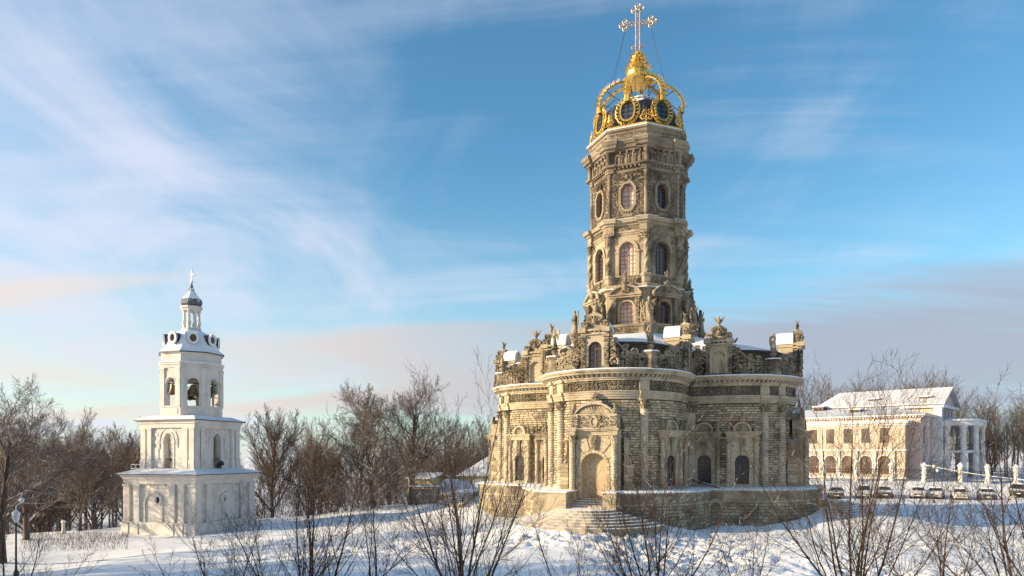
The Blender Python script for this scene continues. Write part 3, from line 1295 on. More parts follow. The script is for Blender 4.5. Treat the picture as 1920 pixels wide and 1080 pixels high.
# --- terrace round the base with openings for the four flights
def terrace_outline(k, off, s0, s1, n=30):
    """part of one lobe's outline from s0 to s1 on the base radius"""
    pts = []
    for i in range(n + 1):
        s = s0 + (s1 - s0) * i / n
        # beyond the mitre the outline stops at the corner
        if abs(s) > LQ:
            lim = LQ + (LD - LR - off)
            s = max(-lim, min(lim, s))
        pts.append(wp(k, s, off)[:2])
    return pts


TO = 1.95
GAP = 1.22
terr = MB()
tsnow = MB()
band = MB()
for k in range(4):
    for sg in (-1, 1):
        s0, s1 = sg * GAP * 0.72, sg * (LQ + LD - LR)
        ins = [wp(k, s0 + (s1 - s0) * i / 36, -.2)[:2] for i in range(37)]
        g0 = math.degrees(GAP / (LR + TO)) * pi * LR / 180
        def o_(off, z):
            out = []
            lim = LQ + (LD - LR - off)
            for i in range(37):
                s = sg * (g0 + (lim / 1.0 - g0) * i / 36) if True else 0
                out.append((*wp(k, s, off)[:2], z))
            return out
        inn = []
        for i in range(37):
            s = sg * (g0 * (LR + TO) / LR + (LQ + LD - LR - g0) * i / 36)
            s = sg * min(abs(s), LQ + LD - LR)
            inn.append((*wp(k, s, -.2)[:2], -.03))
        terr.ring([inn, o_(TO - .02, -.10), o_(TO + .12, -.11), o_(TO + .12, -.24), o_(TO, -.28), o_(TO - .02, -.86), o_(TO + .06, -.90), o_(TO + .06, -1.02), o_(TO - .03, -1.06), o_(TO + .02, -3.6)], closed=False)
        tsnow.ring([[(x, y, z + .055) for x, y, z in inn], o_(TO * .5, -.0), o_(TO - .1, -.035), o_(TO + .10, -.07), o_(TO + .17, -.10), o_(TO + .17, -.13)], closed=False)
terrace = build('terrace', terr, 'rubble', church)
build('snow_cover', tsnow, 'snow', terrace, label='snow lying on top of the terrace')
# coursed stones of the terrace wall: dressed slabs above, rubble below
sel, stuff, tint = 0, MB(), []
tblocks = []
for k in range(4):
    lim = LQ + (LD - LR - TO)
    rows = [(-.84, .54, .9)] + [(-1.30 - .235 * i, .225, .5) for i in range(9)]
    for zi, (z0, h, bl) in enumerate(rows):
        s = -lim
        while s < lim:
            L = bl * rng.uniform(.75, 1.3)
            s0, s1 = s, min(s + L, lim)
            s += L
            if s1 - s0 < .15 or abs((s0 + s1) / 2) < GAP + .1:
                continue
            tblocks.append((k, s0, s1, z0, h))
rng.shuffle(tblocks)
nt_ = 0
tb = sorted(tblocks, key=lambda b: 0 if (b[0] in (0, 1) and b[4] > .4) else 1)
for k, s0, s1, z0, h in tb:
    o0 = TO - .01 if h > .4 else TO + .0
    out = TO + (.035 if h > .4 else rng.uniform(.05, .10))
    g = .012
    A, B = wp(k, s0 + g, o0), wp(k, s1 - g, o0)
    C_, D_ = wp(k, s0 + g + .02, out), wp(k, s1 - g - .02, out)
    za, zb = z0 + g, z0 + h - g
    vs = [(A[0], A[1], za), (B[0], B[1], za), (B[0], B[1], zb), (A[0], A[1], zb), (C_[0], C_[1], za + .02), (D_[0], D_[1], za + .02), (D_[0], D_[1], zb - .02), (C_[0], C_[1], zb - .02)]
    if nt_ < 260 and k in (0, 1, 3):
        m_ = MB()
        m_.add(vs, BF)
        build('terrace_stone', m_, 'rubble', terrace, smooth=False, recalc=False)
        nt_ += 1
    else:
        stuff.add(vs, BF)
        tint += [rng.random()] * 8
build('terrace_stones', stuff, 'rubble', terrace, kind='stuff', smooth=False, recalc=False, tint=tint, label='remaining small coursed rubble stones of the terrace wall')

# --- end blocks and flights of steps at the portals
for k in range(4):
    fr = wframe(k, 0)
    for sg in (-1, 1):
        mb = MB(fr)
        xa, xb = sorted((sg * GAP, sg * (GAP + ((2.3 if sg < 0 else .9) if k == 0 else .45))))
        ye = (3.15 if sg < 0 else 2.75) if k == 0 else TO + .12
        mb.box(xa, xb, .2, ye, -3.0, -.14)
        mb.box(xa - .04, xb + .04, .2, ye + .05, -.14, -.06)
        e = build('terrace_end_block', mb, 'stone', church, smooth=False)
        mb = MB(fr)
        mb.box(xa - .05, xb + .05, .3, ye + .07, -.06, -.0)
        build('snow_cover', mb, 'snow', e)
    st = []
    for i in range(5):
        mb = MB(fr)
        y1 = .7 + .55 * i
        mb.box(-GAP, GAP, -.1, y1, -3.0 + i * .01, -.62 - .12 * i)
        build('step', mb, 'step', church, smooth=False)
    for i in range(7):
        mb = MB(fr)
        R_ = (1.5 if k == 0 else 1.1) + .40 * i
        y0 = 2.9
        pts = []
        n = 40
        for q in range(n + 1):
            a = -pi * .56 + pi * 1.12 * q / n
            # three-lobed plan
            rr = R_ * (1.0 + .10 * abs(cos(a * 1.5)) + .012 * sin(q * 2.3 + i)) * (1.12 if abs(a) > .2 else 1.1)
            pts.append((rr * sin(a) * 1.12, y0 + rr * cos(a) * .86))
        zt = -1.16 - .145 * i
        mb.vprism([(-.5, y0 - .4)] + pts + [(.5, y0 - .4)], zt - 1.0, zt)
        # nosing
        build('step', mb, 'step', church, smooth=False)


# --- attic parapet: gables, pedestals, open scrollwork
def s_scroll(mb, x0, x1, z0, za, zb, th=.20):
    """a pierced scroll panel falling from height za at x0 to zb at x1"""
    n = max(3, int(abs(x1 - x0) / .26))
    sg = 1 if x1 > x0 else -1
    # cresting curve
    crest = []
    for i in range(13):
        t = i / 12
        crest.append((x0 + (x1 - x0) * t, z0 + zb + (za - zb) * (1 - t) ** 1.7 + .10 * sin(t * pi * 3)))
    for y in (-.06, .06):
        mb.tube([(x, y, z) for x, z in crest], .075, 5)
    w = abs(x1 - x0)
    for t, r in ((.10, .30), (.42, .24), (.68, .27), (.93, .24)):
        h = zb + (za - zb) * (1 - t) ** 1.7
        add_volute(mb, x0 + sg * w * t, z0 + h + r * .55, r, -.05, .10, sg if t < .5 else -sg, rng.uniform(0, 6))
    i = 0
    x = .16
    while x < w:
        t = x / w
        h = zb + (za - zb) * (1 - t) ** 1.7
        z = .17
        while z < h - .05:
            r = rng.uniform(.13, .19)
            pts = spiral(x0 + sg * x, z0 + z, r, 1.2, rng.uniform(0, 6.3), rng.choice((-1, 1)), 9)
            rad = [.062 * (1 - .35 * q / 8) for q in range(9)]
            mb.tube([(a, .07 + .01 * q, b) for q, (a, b) in enumerate(pts)], rad, 5)
            mb.tube([(a, -.07, b) for a, b in pts], rad, 4)
            if rng.random() < .6:
                mb.ball(x0 + sg * x, .08, z0 + z, .07, 6)
            z += .29
        x += .29


def add_volute(mb, cx, cz, r, y0, y1, hand=1, a0=0.0):
    pts = spiral(cx, cz, r, 1.35, a0, hand, 13)
    mb.tube([(x, y1, z) for x, z in pts], [.30 * r * (1 - .5 * q / 12) for q in range(13)], 6)
    mb.tube([(x, y0, z) for x, z in pts], [.26 * r * (1 - .5 * q / 12) for q in range(13)], 5)
    mb.ball(cx, (y0 + y1) / 2 + .03, cz, r * .3, 6)


def make_gable(blank):
    g = PM()
    inner = arch(.40, .12, 1.12, 10)
    outer = to_rect(inner, .56, 0.0, 2.02, cz=.9)
    g.slab(inner, outer, -.30, .14)
    g.box(-.60, .60, -1.2, -.30, 0, 2.05)
    g.slab([(-.60, 2.0), (.60, 2.0)], [(-.60, 2.05), (.60, 2.05)], -1.2, -.3)
    root = build('gable_window' if not blank else 'gable_niche', g, 'stone', church)
    d = PM()
    d.add([(x, -.12 if not blank else -.02, z) for x, z in arch(.42, .1, 1.12, 10)], [tuple(range(13))])
    build('niche_back' if blank else 'pane', d, 'stone' if blank else 'glass', root)
    f = PM()
    if not blank:
        f.slab(arch(.36, .14, 1.12, 10), arch(.41, .12, 1.12, 10), -.11, -.04)
        f.box(-.02, .02, -.11, -.05, .14, 1.5)
        for z in (.46, .80):
            f.box(-.38, .38, -.11, -.06, z, z + .025)
        f.box(-.38, .38, -.11, -.04, 1.08, 1.15)
        build('frame', f, 'frame', root)
    for sg in (-1, 1):
        c = PM()
        c.box(sg * .68 - .16, sg * .68 + .16, -.1, .26, 0, .18)
        c.box(sg * .68 - .13, sg * .68 + .13, -.1, .20, .18, 1.75)
        relief(c, lambda x, y, z: (x, .20 + y, z), sg * .68 - .12, sg * .68 + .12, .2, 1.7, .24, rng, .08)
        c.box(sg * .68 - .19, sg * .68 + .19, -.1, .30, 1.75, 1.88)
        build('carved_pilaster', c, 'carve', root)
    for sg in (-1, 1):
        v = PM()
        for x, z, r in ((1.10, .34, .30), (1.04, .92, .24), (.98, 1.40, .18), (.95, 1.74, .13)):
            add_volute(v, sg * x, z, r, -.05, .14, sg, rng.uniform(0, 6))
            v.ball(sg * (x + .1), .12, z + r * .9, r * .35, 6)
        build('side_scroll', v, 'carve', root)
    e = PM()
    e.box(-.80, .80, -.3, .24, 1.90, 2.02)
    e.box(-.90, .90, -.3, .34, 2.10, 2.22)
    for i in range(5):
        e.cbox(-.52 + .26 * i, .14, 2.02, .12, .24, .08)
    for sg in (-1, 1):
        e.box(sg * .70 - .22, sg * .70 + .22, -.1, .42, 2.02, 2.28)
    build('entablature', e, 'stone', root, smooth=False)
    p = PM()
    n = 12
    pa = [(-.70 * cos(pi * i / n), 2.34 + .0 + .78 * sin(pi * i / n)) for i in range(n + 1)]
    pb = [(-.58 * cos(pi * i / n), 2.34 + .62 * sin(pi * i / n)) for i in range(n + 1)]
    p.prism([(-.7, 2.2)] + pb + [(.7, 2.2)], -.3, .10)
    p.slab(pb[3:-3], [(x * .98, z + .02) for x, z in pa[3:-3]], -.3, .26)
    for sg in (-1, 1):
        add_volute(p, sg * .62, 2.52, .24, -.02, .24, sg, 0 if sg < 0 else pi)
        add_volute(p, sg * .34, 2.86, .15, 0, .24, -sg, 1.0)
    p.ball(0, .22, 2.66, .17, 8)
    for i in range(5):
        a = pi * (i + .5) / 5
        p.tube([(0, .2, 2.62), (-.34 * cos(a), .24, 2.62 + .34 * sin(a))], [.03, .07], 4)
    build('crest', p, 'carve', root)
    # arched body running back behind the crest, snow on top
    b = PM()
    for i in range(n):
        pass
    pr = [(-.66 * cos(pi * i / n), 2.2 + .74 * sin(pi * i / n)) for i in range(n + 1)]
    b.prism([(-.66, 2.0)] + pr + [(.66, 2.0)], -1.25, -.3)
    build('barrel_roof', b, 'stone', root)
    b = PM()
    po = [(-.73 * cos(pi * i / n), 2.2 + .82 * sin(pi * i / n)) for i in range(n + 1)]
    b.slab([(x * .92, z) for x, z in pr], po, -1.28, -.28)
    build('snow_cover', b, 'snow', root)
    # top pedestal with a spread-winged bird
    t = PM()
    t.lathe([(.2, 2.98), (.13, 3.06), (.16, 3.14), (.16, 3.2)], 8, 0, -.05)
    build('top_pedestal', t, 'stone', root)
    return root


def bird(mb, z, s=1.0, y=0.0):
    mb.lathe([(.03 * s, z), (.10 * s, z + .08 * s), (.13 * s, z + .24 * s), (.09 * s, z + .38 * s), (.05 * s, z + .44 * s)], 8, 0, y)
    mb.ball(0, y + .02, z + .50 * s, .065 * s, 6)
    mb.tube([(0, y + .05, z + .5 * s), (0, y + .15 * s, z + .48 * s)], [.025 * s, .006], 4)
    for sg in (-1, 1):
        pts = [(0.06, .26), (.16, .40), (.32, .52), (.50, .60), (.44, .46), (.36, .34), (.26, .24), (.14, .14), (.06, .12)]
        P = [(sg * x * s * .75, z + zz * s) for x, zz in pts]
        n = len(P)
        vs = [(x, y - .01 - .05 * abs(x), zz) for x, zz in P] + [(x, y - .05 - .05 * abs(x), zz) for x, zz in P]
        mb.add(vs, [tuple(range(n)), tuple(range(n, 2 * n))] + [(i, (i + 1) % n, n + (i + 1) % n, n + i) for i in range(n)])


def statue(mb, h=1.5, variant=0, wings=False):
    """robed carved figure, one continuous folded body"""
    s = h / 1.8
    lean = (.05, -.04, .08, 0)[variant % 4]
    prof = [(.30, 0), (.31, .10), (.25, .40), (.235, .70), (.22, .92), (.19, 1.05), (.20, 1.18), (.235, 1.36), (.24, 1.46), (.16, 1.53), (.075, 1.57), (.07, 1.62), (.10, 1.67), (.115, 1.75), (.10, 1.84), (.05, 1.90), (.005, 1.92)]
    n = 16
    rings = []
    for r, z in prof:
        o = []
        for i in range(n):
            a = 2 * pi * i / n
            fold = 1 + (.13 * sin(5 * a + z * 3 + variant) + .06 * sin(9 * a - z * 2)) * max(0, 1 - z / 1.3)
            dep = .72 if z > 1.0 and z < 1.6 else .85
            o.append((s * (r * sin(a) * fold + lean * z * .6 + .04 * sin(z * 4)), s * (r * cos(a) * fold * dep + .02), s * z))
        rings.append(o)
    mb.ring(rings, True, True, True)
    L = lambda z: lean * z * .6 + .04 * sin(z * 4)
    arms = [((-.22, 0, 1.42), (-.36, .05, 1.12), (-.16, .22, 1.00)), ((.22, 0, 1.42), (.40, .02, 1.20), (.36, .20, 1.42))]
    if variant % 2:
        arms = [((-.22, 0, 1.42), (-.42, .0, 1.30), (-.46, .12, 1.62)), ((.22, 0, 1.42), (.34, .06, 1.10), (.12, .24, 1.08))]
    for A in arms:
        mb.tube([(s * (p[0] + L(p[2])), s * p[1], s * p[2]) for p in A], [.085 * s, .065 * s, .04 * s], 6)
    # cloak falling over one shoulder
    cl = [(-.24 + L(1.4), -.06, 1.45), (-.30 + L(1), -.10, 1.1), (-.33, -.06, .6), (-.26, .02, .12)]
    mb.tube([(s * a, s * b, s * c) for a, b, c in cl], [.07 * s, .10 * s, .11 * s, .08 * s], 5)
    # book or scroll in the hands
    mb.box(s * -.14, s * .10, s * .20, s * .28, s * .98, s * 1.22)
    if wings:
        for sg in (-1, 1):
            P = [(.08, 1.2), (.22, 1.62), (.42, 1.86), (.60, 1.80), (.66, 1.45), (.56, 1.05), (.40, .70), (.22, .78)]
            P = [(sg * x * s, z * s) for x, z in P]
            k = len(P)
            vs = [(x, -.12 * s - abs(x) * .12, z) for x, z in P] + [(x, -.19 * s - abs(x) * .12, z) for x, z in P]
            mb.add(vs, [tuple(range(k)), tuple(range(k, 2 * k))] + [(i, (i + 1) % k, k + (i + 1) % k, k + i) for i in range(k)])


attic = 8.54
gp, gn = make_gable(False), make_gable(True)
GS = 1.24
gp.matrix_local = frame_mat(Frame(wframe(0, 0, attic, .28).o, wframe(0, 0).a), GS)
gchp, gchn = list(gp.children), list(gn.children)
first = True
bp = PM()
bird(bp, 3.2, 1.0, -.05)
birdp = build('carved_bird', bp, 'carve', gp)
gchp.append(birdp)
inst(birdp, gn, Matrix.Identity(4))
gchn = list(gn.children)
for k in range(4):
    if k:
        q = inst(gp, church, frame_mat(Frame(wframe(k, 0, attic, .28).o, wframe(k, 0).a), GS))
        for c in gchp:
            inst(c, q, Matrix.Identity(4))
    for sg in (-1, 1):
        fr = wframe(k, sg * (LQ + .10), attic, .28)
        if first:
            gn.matrix_local = frame_mat(fr, GS * .96)
            first = False
            continue
        q = inst(gn, church, frame_mat(fr, GS * .96))
        for c in gchn:
            inst(c, q, Matrix.Identity(4))

# pedestals with urns or figures between the gables
stat = []
for v, wg in ((0, True), (1, False), (2, False), (3, True)):
    m_ = PM()
    statue(m_, 1.45, v, wg)
    o = build('stone_figure', m_, 'carve', church)
    stat.append(o)
m_ = PM()
statue(m_, 1.0, 1, False)
bust = build('small_figure', m_, 'carve', church)
used_stat = set()


def put_stat(i, fr, s=1.0, parent=None):
    o = stat[i]
    if i not in used_stat:
        used_stat.add(i)
        o.matrix_local = frame_mat(fr, s)
    else:
        inst(o, parent or church, frame_mat(fr, s))


PS = {0: (3.75, -3.75), 1: (4.3, -4.1), 2: (4.0, -4.0), 3: (4.0, -4.0)}
for k in range(4):
    for j, s in enumerate(PS[k]):
        fr = wframe(k, s, attic, .22)
        mb = MB(fr)
        oct8 = lambda r: [(r * sin(pi / 8 + pi / 4 * i), r * cos(pi / 8 + pi / 4 * i)) for i in range(8)]
        for z0, z1, r in ((0, .16, .60), (.16, .26, .52), (.26, .98, .46), (.98, 1.08, .54), (1.08, 1.16, .64)):
            mb.vprism(oct8(r), z0, z1)
        p = build('pedestal', mb, 'carve', church, smooth=False)
        mb = MB(fr)
        mb.vprism(oct8(.63), 1.16, 1.23)
        build('snow_cover', mb, 'snow', p)
        mb = MB(fr)
        mb.lathe([(.14, 1.16), (.10, 1.3), (.24, 1.5), (.27, 1.62), (.12, 1.72), (.30, 1.78), (.34, 1.84), (.10, 1.98), (.08, 2.0)], 10)
        build('urn', mb, 'carve', p)
        put_stat((k * 2 + j * 3) % 4, Frame(fr((0, 0, 1.93)), fr.a), .86)
    # flank pedestals close to the inner corners
    for sg in (-1, 1):
        fr = wframe(k, sg * (LQ + 1.75), attic, -.15)
        mb = MB(fr)
        for z0, z1, r in ((0, .2, .45), (.2, 1.3, .34), (1.3, 1.42, .44), (1.42, 1.9, .26), (1.9, 2.0, .34), (2.0, 2.35, .15), (2.35, 2.42, .2)):
            mb.cbox(0, 0, z0, r * 2, r * 2, z1 - z0)
        build('corner_pedestal', mb, 'tower', church, smooth=False)
    # pierced scrolls
    a0 = LQ + .10
    runs = [(1.05, PS[k][0] - .42, 2.0, .80), (a0 - 1.02, PS[k][0] + .42, 1.9, .80), (-1.05, PS[k][1] + .42, 2.0, .80), (-a0 + 1.02, PS[k][1] - .42, 1.9, .80)]
    for sa, sb, za, zb in runs:
        mid = (sa + sb) / 2
        Wd = sb - sa
        loc = MB()
        s_scroll(loc, 0, Wd, 0, za, zb)
        mb = MB()
        vs = []
        for x, y, z in loc.v:
            X_, Y_, _ = wp(k, sa + x, .26 + y)
            vs.append((X_, Y_, attic + z))
        mb.add(vs, loc.f)
        build('scroll_parapet', mb, 'carve', church, smooth=False, recalc=False)

# --- lobe roofs: low walls behind the attic and snow covered slopes up to the tower
oct_r = 4.55
OA = -1.0


def to_oct(x, y, R):
    a = math.degrees(atan2(x, -y))
    q = (a - OA) % 45 - 22.5
    r = R * cos(radians(22.5)) / cos(radians(q))
    return polar(a, r)


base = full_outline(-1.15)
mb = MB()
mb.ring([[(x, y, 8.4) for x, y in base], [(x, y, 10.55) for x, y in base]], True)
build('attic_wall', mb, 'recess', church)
mb = MB()
rings = []
eo = full_outline(-.85)
rings.append([(x, y, 10.50) for x, y in base])
rings.append([(x, y, 10.50) for x, y in eo])
rings.append([(x, y, 10.58) for x, y in eo])
for t in (0.001, .35, .7, 1.0):
    o = []
    for (x, y) in eo:
        qx, qy = to_oct(x, y, 4.8)
        o.append((x + (qx - x) * t, y + (qy - y) * t, 10.62 + 1.75 * t ** .85))
    rings.append(o)
mb.ring(rings, True)
roof = build('roof', mb, 'snow', church, label='snow covered roof of the lobes')
mb = MB()
ea, eb = full_outline(-.80), full_outline(-.86)
mb.ring([[(x, y, 10.46) for x, y in ea], [(x, y, 10.57) for x, y in ea], [(x, y, 10.575) for x, y in eb], [(x, y, 10.46) for x, y in eb]], True)
build('eave', mb, 'darkmetal', roof, smooth=False)


# ------------------------------------------------------------------ the octagonal tower
def oct_plan(R, off, p=0.0, q=0.0):
    A = R * cos(radians(22.5)) + off
    A0 = R * cos(radians(22.5))
    H0 = A0 * math.tan(radians(22.5))
    out = []

    def pt(nrm, t, ap):
        r = radians(nrm)
        return (ap * sin(r) + t * cos(r), -ap * cos(r) + t * sin(r))
    for i in range(8):
        v = OA + 45 * i
        n1, n2 = v - 22.5, v + 22.5
        if q <= 0:
            out.append(pt(n1, A * math.tan(radians(22.5)), A))
            continue
        H = H0 - q - off * .6
        Hp = (A + p) * math.tan(radians(22.5))
        out += [pt(n1, H, A), pt(n1, H, A + p), pt(n1, Hp, A + p), pt(n2, -H, A + p), pt(n2, -H, A)]
    return out


def oct_sweep(name, R, prof, mat, p=0.0, q=0.0, cap=False, smooth=True, label=None, parent=None):
    mb = MB()
    mb.ring([[(x, y, z) for x, y in oct_plan(R, off, p, q)] for off, z in prof], True, cap, cap)
    return build(name, mb, mat, parent or church, smooth=smooth, label=label)


def face_frame(i, R, z=0.0, off=0.0):
    a = OA - 22.5 + 45 * i
    x, y = polar(a, R * cos(radians(22.5)) + off)
    return Frame((x, y, z), a)


def vert_frame(i, R, z=0.0):
    a = OA + 45 * i
    x, y = polar(a, R)
    return Frame((x, y, z), a)


# visible faces: face 0 (a=-23.5) and face 1 (a=21.5), sides 7 and 2; face 0 carries pale covered panes
# base drum and ledge (z 11.6 .. 13.1)
oct_sweep('drum_base', 4.95, [(0, 10.8), (0, 11.9), (.14, 11.95), (.14, 12.1), (.05, 12.14), (.05, 12.85), (.16, 12.9), (.22, 13.02), (.22, 13.1), (-1.2, 13.12)], 'tower')
for i in range(8):
    mb = MB()
    fr = face_frame(i, 4.95, 0, .05)
    relief(mb, lambda x, y, z: fr((x, y, z)), -1.1, 1.1, 12.2, 12.8, .3, rng, .06)
    build('carved_panel', mb, 'carve', church, kind='stuff', smooth=False)


def glazing(w, hw, z0, zs, rise, nxp, zrows, y, mat='glass', fmat='frame', bar=.022):
    """pane with bars; arched head"""
    g = PM()
    g.add([(x, y, z) for x, z in arch(hw, z0, zs, 12, rise)], [tuple(range(15))])
    build('pane', g, mat, w, smooth=False)
    f = PM()
    f.slab(arch(hw - .06, z0 + .05, zs, 12, rise - .06), arch(hw + .01, z0, zs, 12, rise), y, y + .07)
    for i in range(1, nxp):
        x = -hw + 2 * hw * i / nxp
        zt = zs + rise * sqrt(max(0, 1 - (x / hw) ** 2))
        b = bar * (1.8 if i * 2 == nxp else 1)
        f.box(x - b, x + b, y + .005, y + .05, z0, zt - .02)
    for z in zrows:
        x = hw if z <= zs else hw * sqrt(max(0, 1 - ((z - zs) / rise) ** 2))
        b = bar * (1.8 if abs(z - zs) < .12 else 1)
        f.box(-x + .02, x - .02, y + .006, y + .045, z - b, z + b)
    build('frame', f, fmat, w, smooth=False)


# stage 0: arched windows under segmental pediments (z 13.1 .. 16.2)
R0 = 4.35
for i in range(8):
    W0 = R0 * sin(radians(22.5)) - .02
    fr = face_frame(i, R0)
    s = PM()
    inner = arch(.58, 13.12, 14.55, 12, .55)
    outer = to_rect(inner, W0, 13.1, 16.1, cz=14.2)
    s.slab(inner, outer, -.45, .0)
    s.slab(arch(.58, 13.12, 14.55, 12, .55), arch(.74, 13.12, 14.55, 12, .71), -.01, .12)
    w = build('tower_window', s, 'tower', church)
    w.matrix_local = frame_mat(fr)
    glazing(w, .6, 13.12, 14.55, .57, 4, [13.5, 13.85, 14.2, 14.55, 14.85], -.30, 'palepane' if i in (0, 7) else 'glass', 'paleframe' if i in (0, 7) else 'frame')
    for sg in (-1, 1):
        s = PM()
        s.box(sg * .98 - .17, sg * .98 + .17, 0, .45, 13.1, 15.35)
        relief(s, lambda x, y, z: (x, .45 + y, z), sg * .98 - .16, sg * .98 + .16, 13.15, 15.3, .26, rng, .08)
        # scroll buttress swinging out sideways
        P = [(sg * (1.12 + .34 * t + .10 * sin(t * 5)), .25 + .10 * t, 15.2 - 1.9 * t) for t in (0, .2, .4, .6, .8, 1)]
        s.tube(P, [.12, .13, .15, .16, .17, .15], 6)
        add_volute(s, sg * 1.48, 13.42, .30, .10, .42, sg, 2.0)
        for q in range(7):
            t = q / 6
            s.ball(sg * (1.2 + .3 * t + rng.uniform(-.1, .1)), .42, 15.0 - 1.4 * t, rng.uniform(.08, .13), 6)
        build('scroll_buttress', s, 'carve', w)
    s = PM()
    s.box(-1.30, 1.30, -.1, .50, 15.35, 15.50)
    s.box(-1.38, 1.38, -.1, .62, 15.50, 15.60)
    n = 14
    th0 = .16
    arc_i = [(-1.30 * cos(pi * (th0 + (1 - 2 * th0) * j / n)) / cos(pi * th0), 15.60 + .62 * (sin(pi * (th0 + (1 - 2 * th0) * j / n)) - sin(pi * th0)) / (1 - sin(pi * th0))) for j in range(n + 1)]
    arc_o = [(x * 1.05, 15.62 + (z - 15.6) * 1.16 + .04) for x, z in arc_i]
    s.prism(arc_i, -.2, .38)
    s.slab(arc_i, arc_o, -.2, .62)
    build('pediment', s, 'tower', w)
    s = PM()
    s.lathe([(.16, 15.8), (.26, 15.95), (.34, 16.2), (.22, 16.35), (.30, 16.45), (.36, 16.55), (.10, 16.62)], 8, 0, .45, fn=lambda a, z: 1 + .15 * sin(4 * a))
    for sg in (-1, 1):
        add_volute(s, sg * .26, 15.86, .16, .40, .62, sg, 1.0)
    build('crest_carving', s, 'carve', w)
    f2 = face_frame(i, R0, 16.55, .45)
    if i == 0:
        bust.matrix_local = frame_mat(f2, .95)
    else:
        inst(bust, church, frame_mat(f2, .95))
    # figures on brackets at the corners
    fv = vert_frame(i, 5.55)
    mb = MB(fv)
    mb.lathe([(.16, 11.9), (.30, 12.2), (.36, 12.6), (.22, 12.75), (.44, 12.9), (.52, 13.0), (.52, 13.08), (.1, 13.1)], 8)
    mb.tube([(0, -.9, 12.3), (0, 0, 12.5)], [.3, .3], 6)
    pb = build('figure_bracket', mb, 'carve', church)
    put_stat((i * 3 + 1) % 4, vert_frame(i, 5.5, 13.08), 1.34)
# ledge with snow
oct_sweep('ledge', R0, [(.0, 16.0), (.18, 16.05), (.26, 16.15), (.10, 16.2), (.06, 16.5), (-.5, 16.55)], 'tower')
oct_sweep('snow_cover', R0, [(.27, 16.14), (.24, 16.2), (.08, 16.24)], 'snow')

# stage 1 (z 16.5 .. 20.7): pedestals, twisted columns, tall arched windows
R1 = 4.05
oct_sweep('pedestal_zone', R1, [(0, 16.4), (0, 17.15), (.10, 17.2), (.10, 17.3), (-.4, 17.32)], 'tower')
for i in range(8):
    fr = face_frame(i, R1)
    mb = MB()
    relief(mb, lambda x, y, z: fr((x, y, z)), -1.05, 1.05, 16.62, 17.12, .27, rng, .07)
    build('carved_panel', mb, 'carve', church, kind='stuff', smooth=False)
    mb = MB(vert_frame(i, R1 + .02))
    for z0, z1, r in ((16.30, 16.45, .20), (16.45, 16.62, .30), (16.62, 17.05, .36), (17.05, 17.16, .42), (17.16, 17.28, .47)):
        mb.vprism([(r, -r * .9), (r, r * .55), (r * .6, r), (-r * .6, r), (-r, r * .55), (-r, -r * .9)], z0, z1)
    pd = build('column_pedestal', mb, 'tower', church, smooth=False)
    mb = MB(vert_frame(i, R1 + .14))
    zs_ = [17.28 + 2.95 * j / 40 for j in range(41)]
    mb.lathe([(.30, 17.28), (.26, 17.36)] + [(.205 - .02 * (z - 17.3) / 3, z) for z in zs_[2:-1]] + [(.2, 20.2)], 16, fn=lambda a, z: 1 + (.20 * sin(3 * a + z * 7.5) + .05 * sin(9 * a - z * 20) if 17.4 < z < 20.1 else 0))
    leaves_capital(mb, .2, 20.12, .55, 8)
    build('twisted_column', mb, 'carve', church)
    W1 = R1 * sin(radians(22.5)) - .02
    s = PM()
    inner = arch(.66, 17.32, 19.35, 14, .70)
    outer = to_rect(inner, W1, 17.30, 20.7, cz=18.6)
    s.slab(inner, outer, -.45, .0)
    s.slab(arch(.70, 19.30, 19.35, 14, .74), arch(.92, 19.30, 19.35, 14, .95), -.01, .12)
    for sg in (-1, 1):
        s.box(min(sg * .70, sg * 1.00), max(sg * .70, sg * 1.00), -.01, .10, 17.3, 19.18)
        s.box(min(sg * .66, sg * 1.05), max(sg * .66, sg * 1.05), -.01, .16, 19.18, 19.32)
    w = build('tower_window', s, 'tower', church)
    w.matrix_local = frame_mat(fr)
    glazing(w, .68, 17.34, 19.35, .70, 4, [17.34 + .335 * j for j in range(1, 8)], -.34, 'palepane' if i in (0,) else 'glass', 'paleframe' if i == 0 else 'frame')
    mb = PM()
    for sg in (-1, 1):
        relief(mb, lambda x, y, z: (x, y, z), sg * 1.1 - .28, sg * 1.1 + .28, 19.95, 20.6, .26, rng, .06, keep=lambda x, z: x * x + (z - 19.35) ** 2 > 1.05)
    build('spandrel_carving', mb, 'carve', w, smooth=False)
# entablature 20.7 .. 22.1
oct_sweep('entablature', R1, [(-.3, 20.66), (.06, 20.68), (.06, 20.8), (.12, 20.84), (.12, 20.98), (.05, 21.0), (.05, 21.38), (.16, 21.42), (.20, 21.55), (.40, 21.60), (.46, 21.78), (.50, 21.86), (-.3, 21.92)], 'tower', p=.26, q=.44)
oct_sweep('snow_cover', R1, [(.50, 21.87), (.42, 21.93), (-.1, 21.96)], 'snow', p=.26, q=.44)
for i in range(8):
    fr = face_frame(i, R1, 0, .05)
    mb = MB()
    relief(mb, lambda x, y, z: fr((x, y, z)), -1.05, 1.05, 21.03, 21.37, .22, rng, .05)
    build('carved_frieze', mb, 'carve', church, kind='stuff', smooth=False)
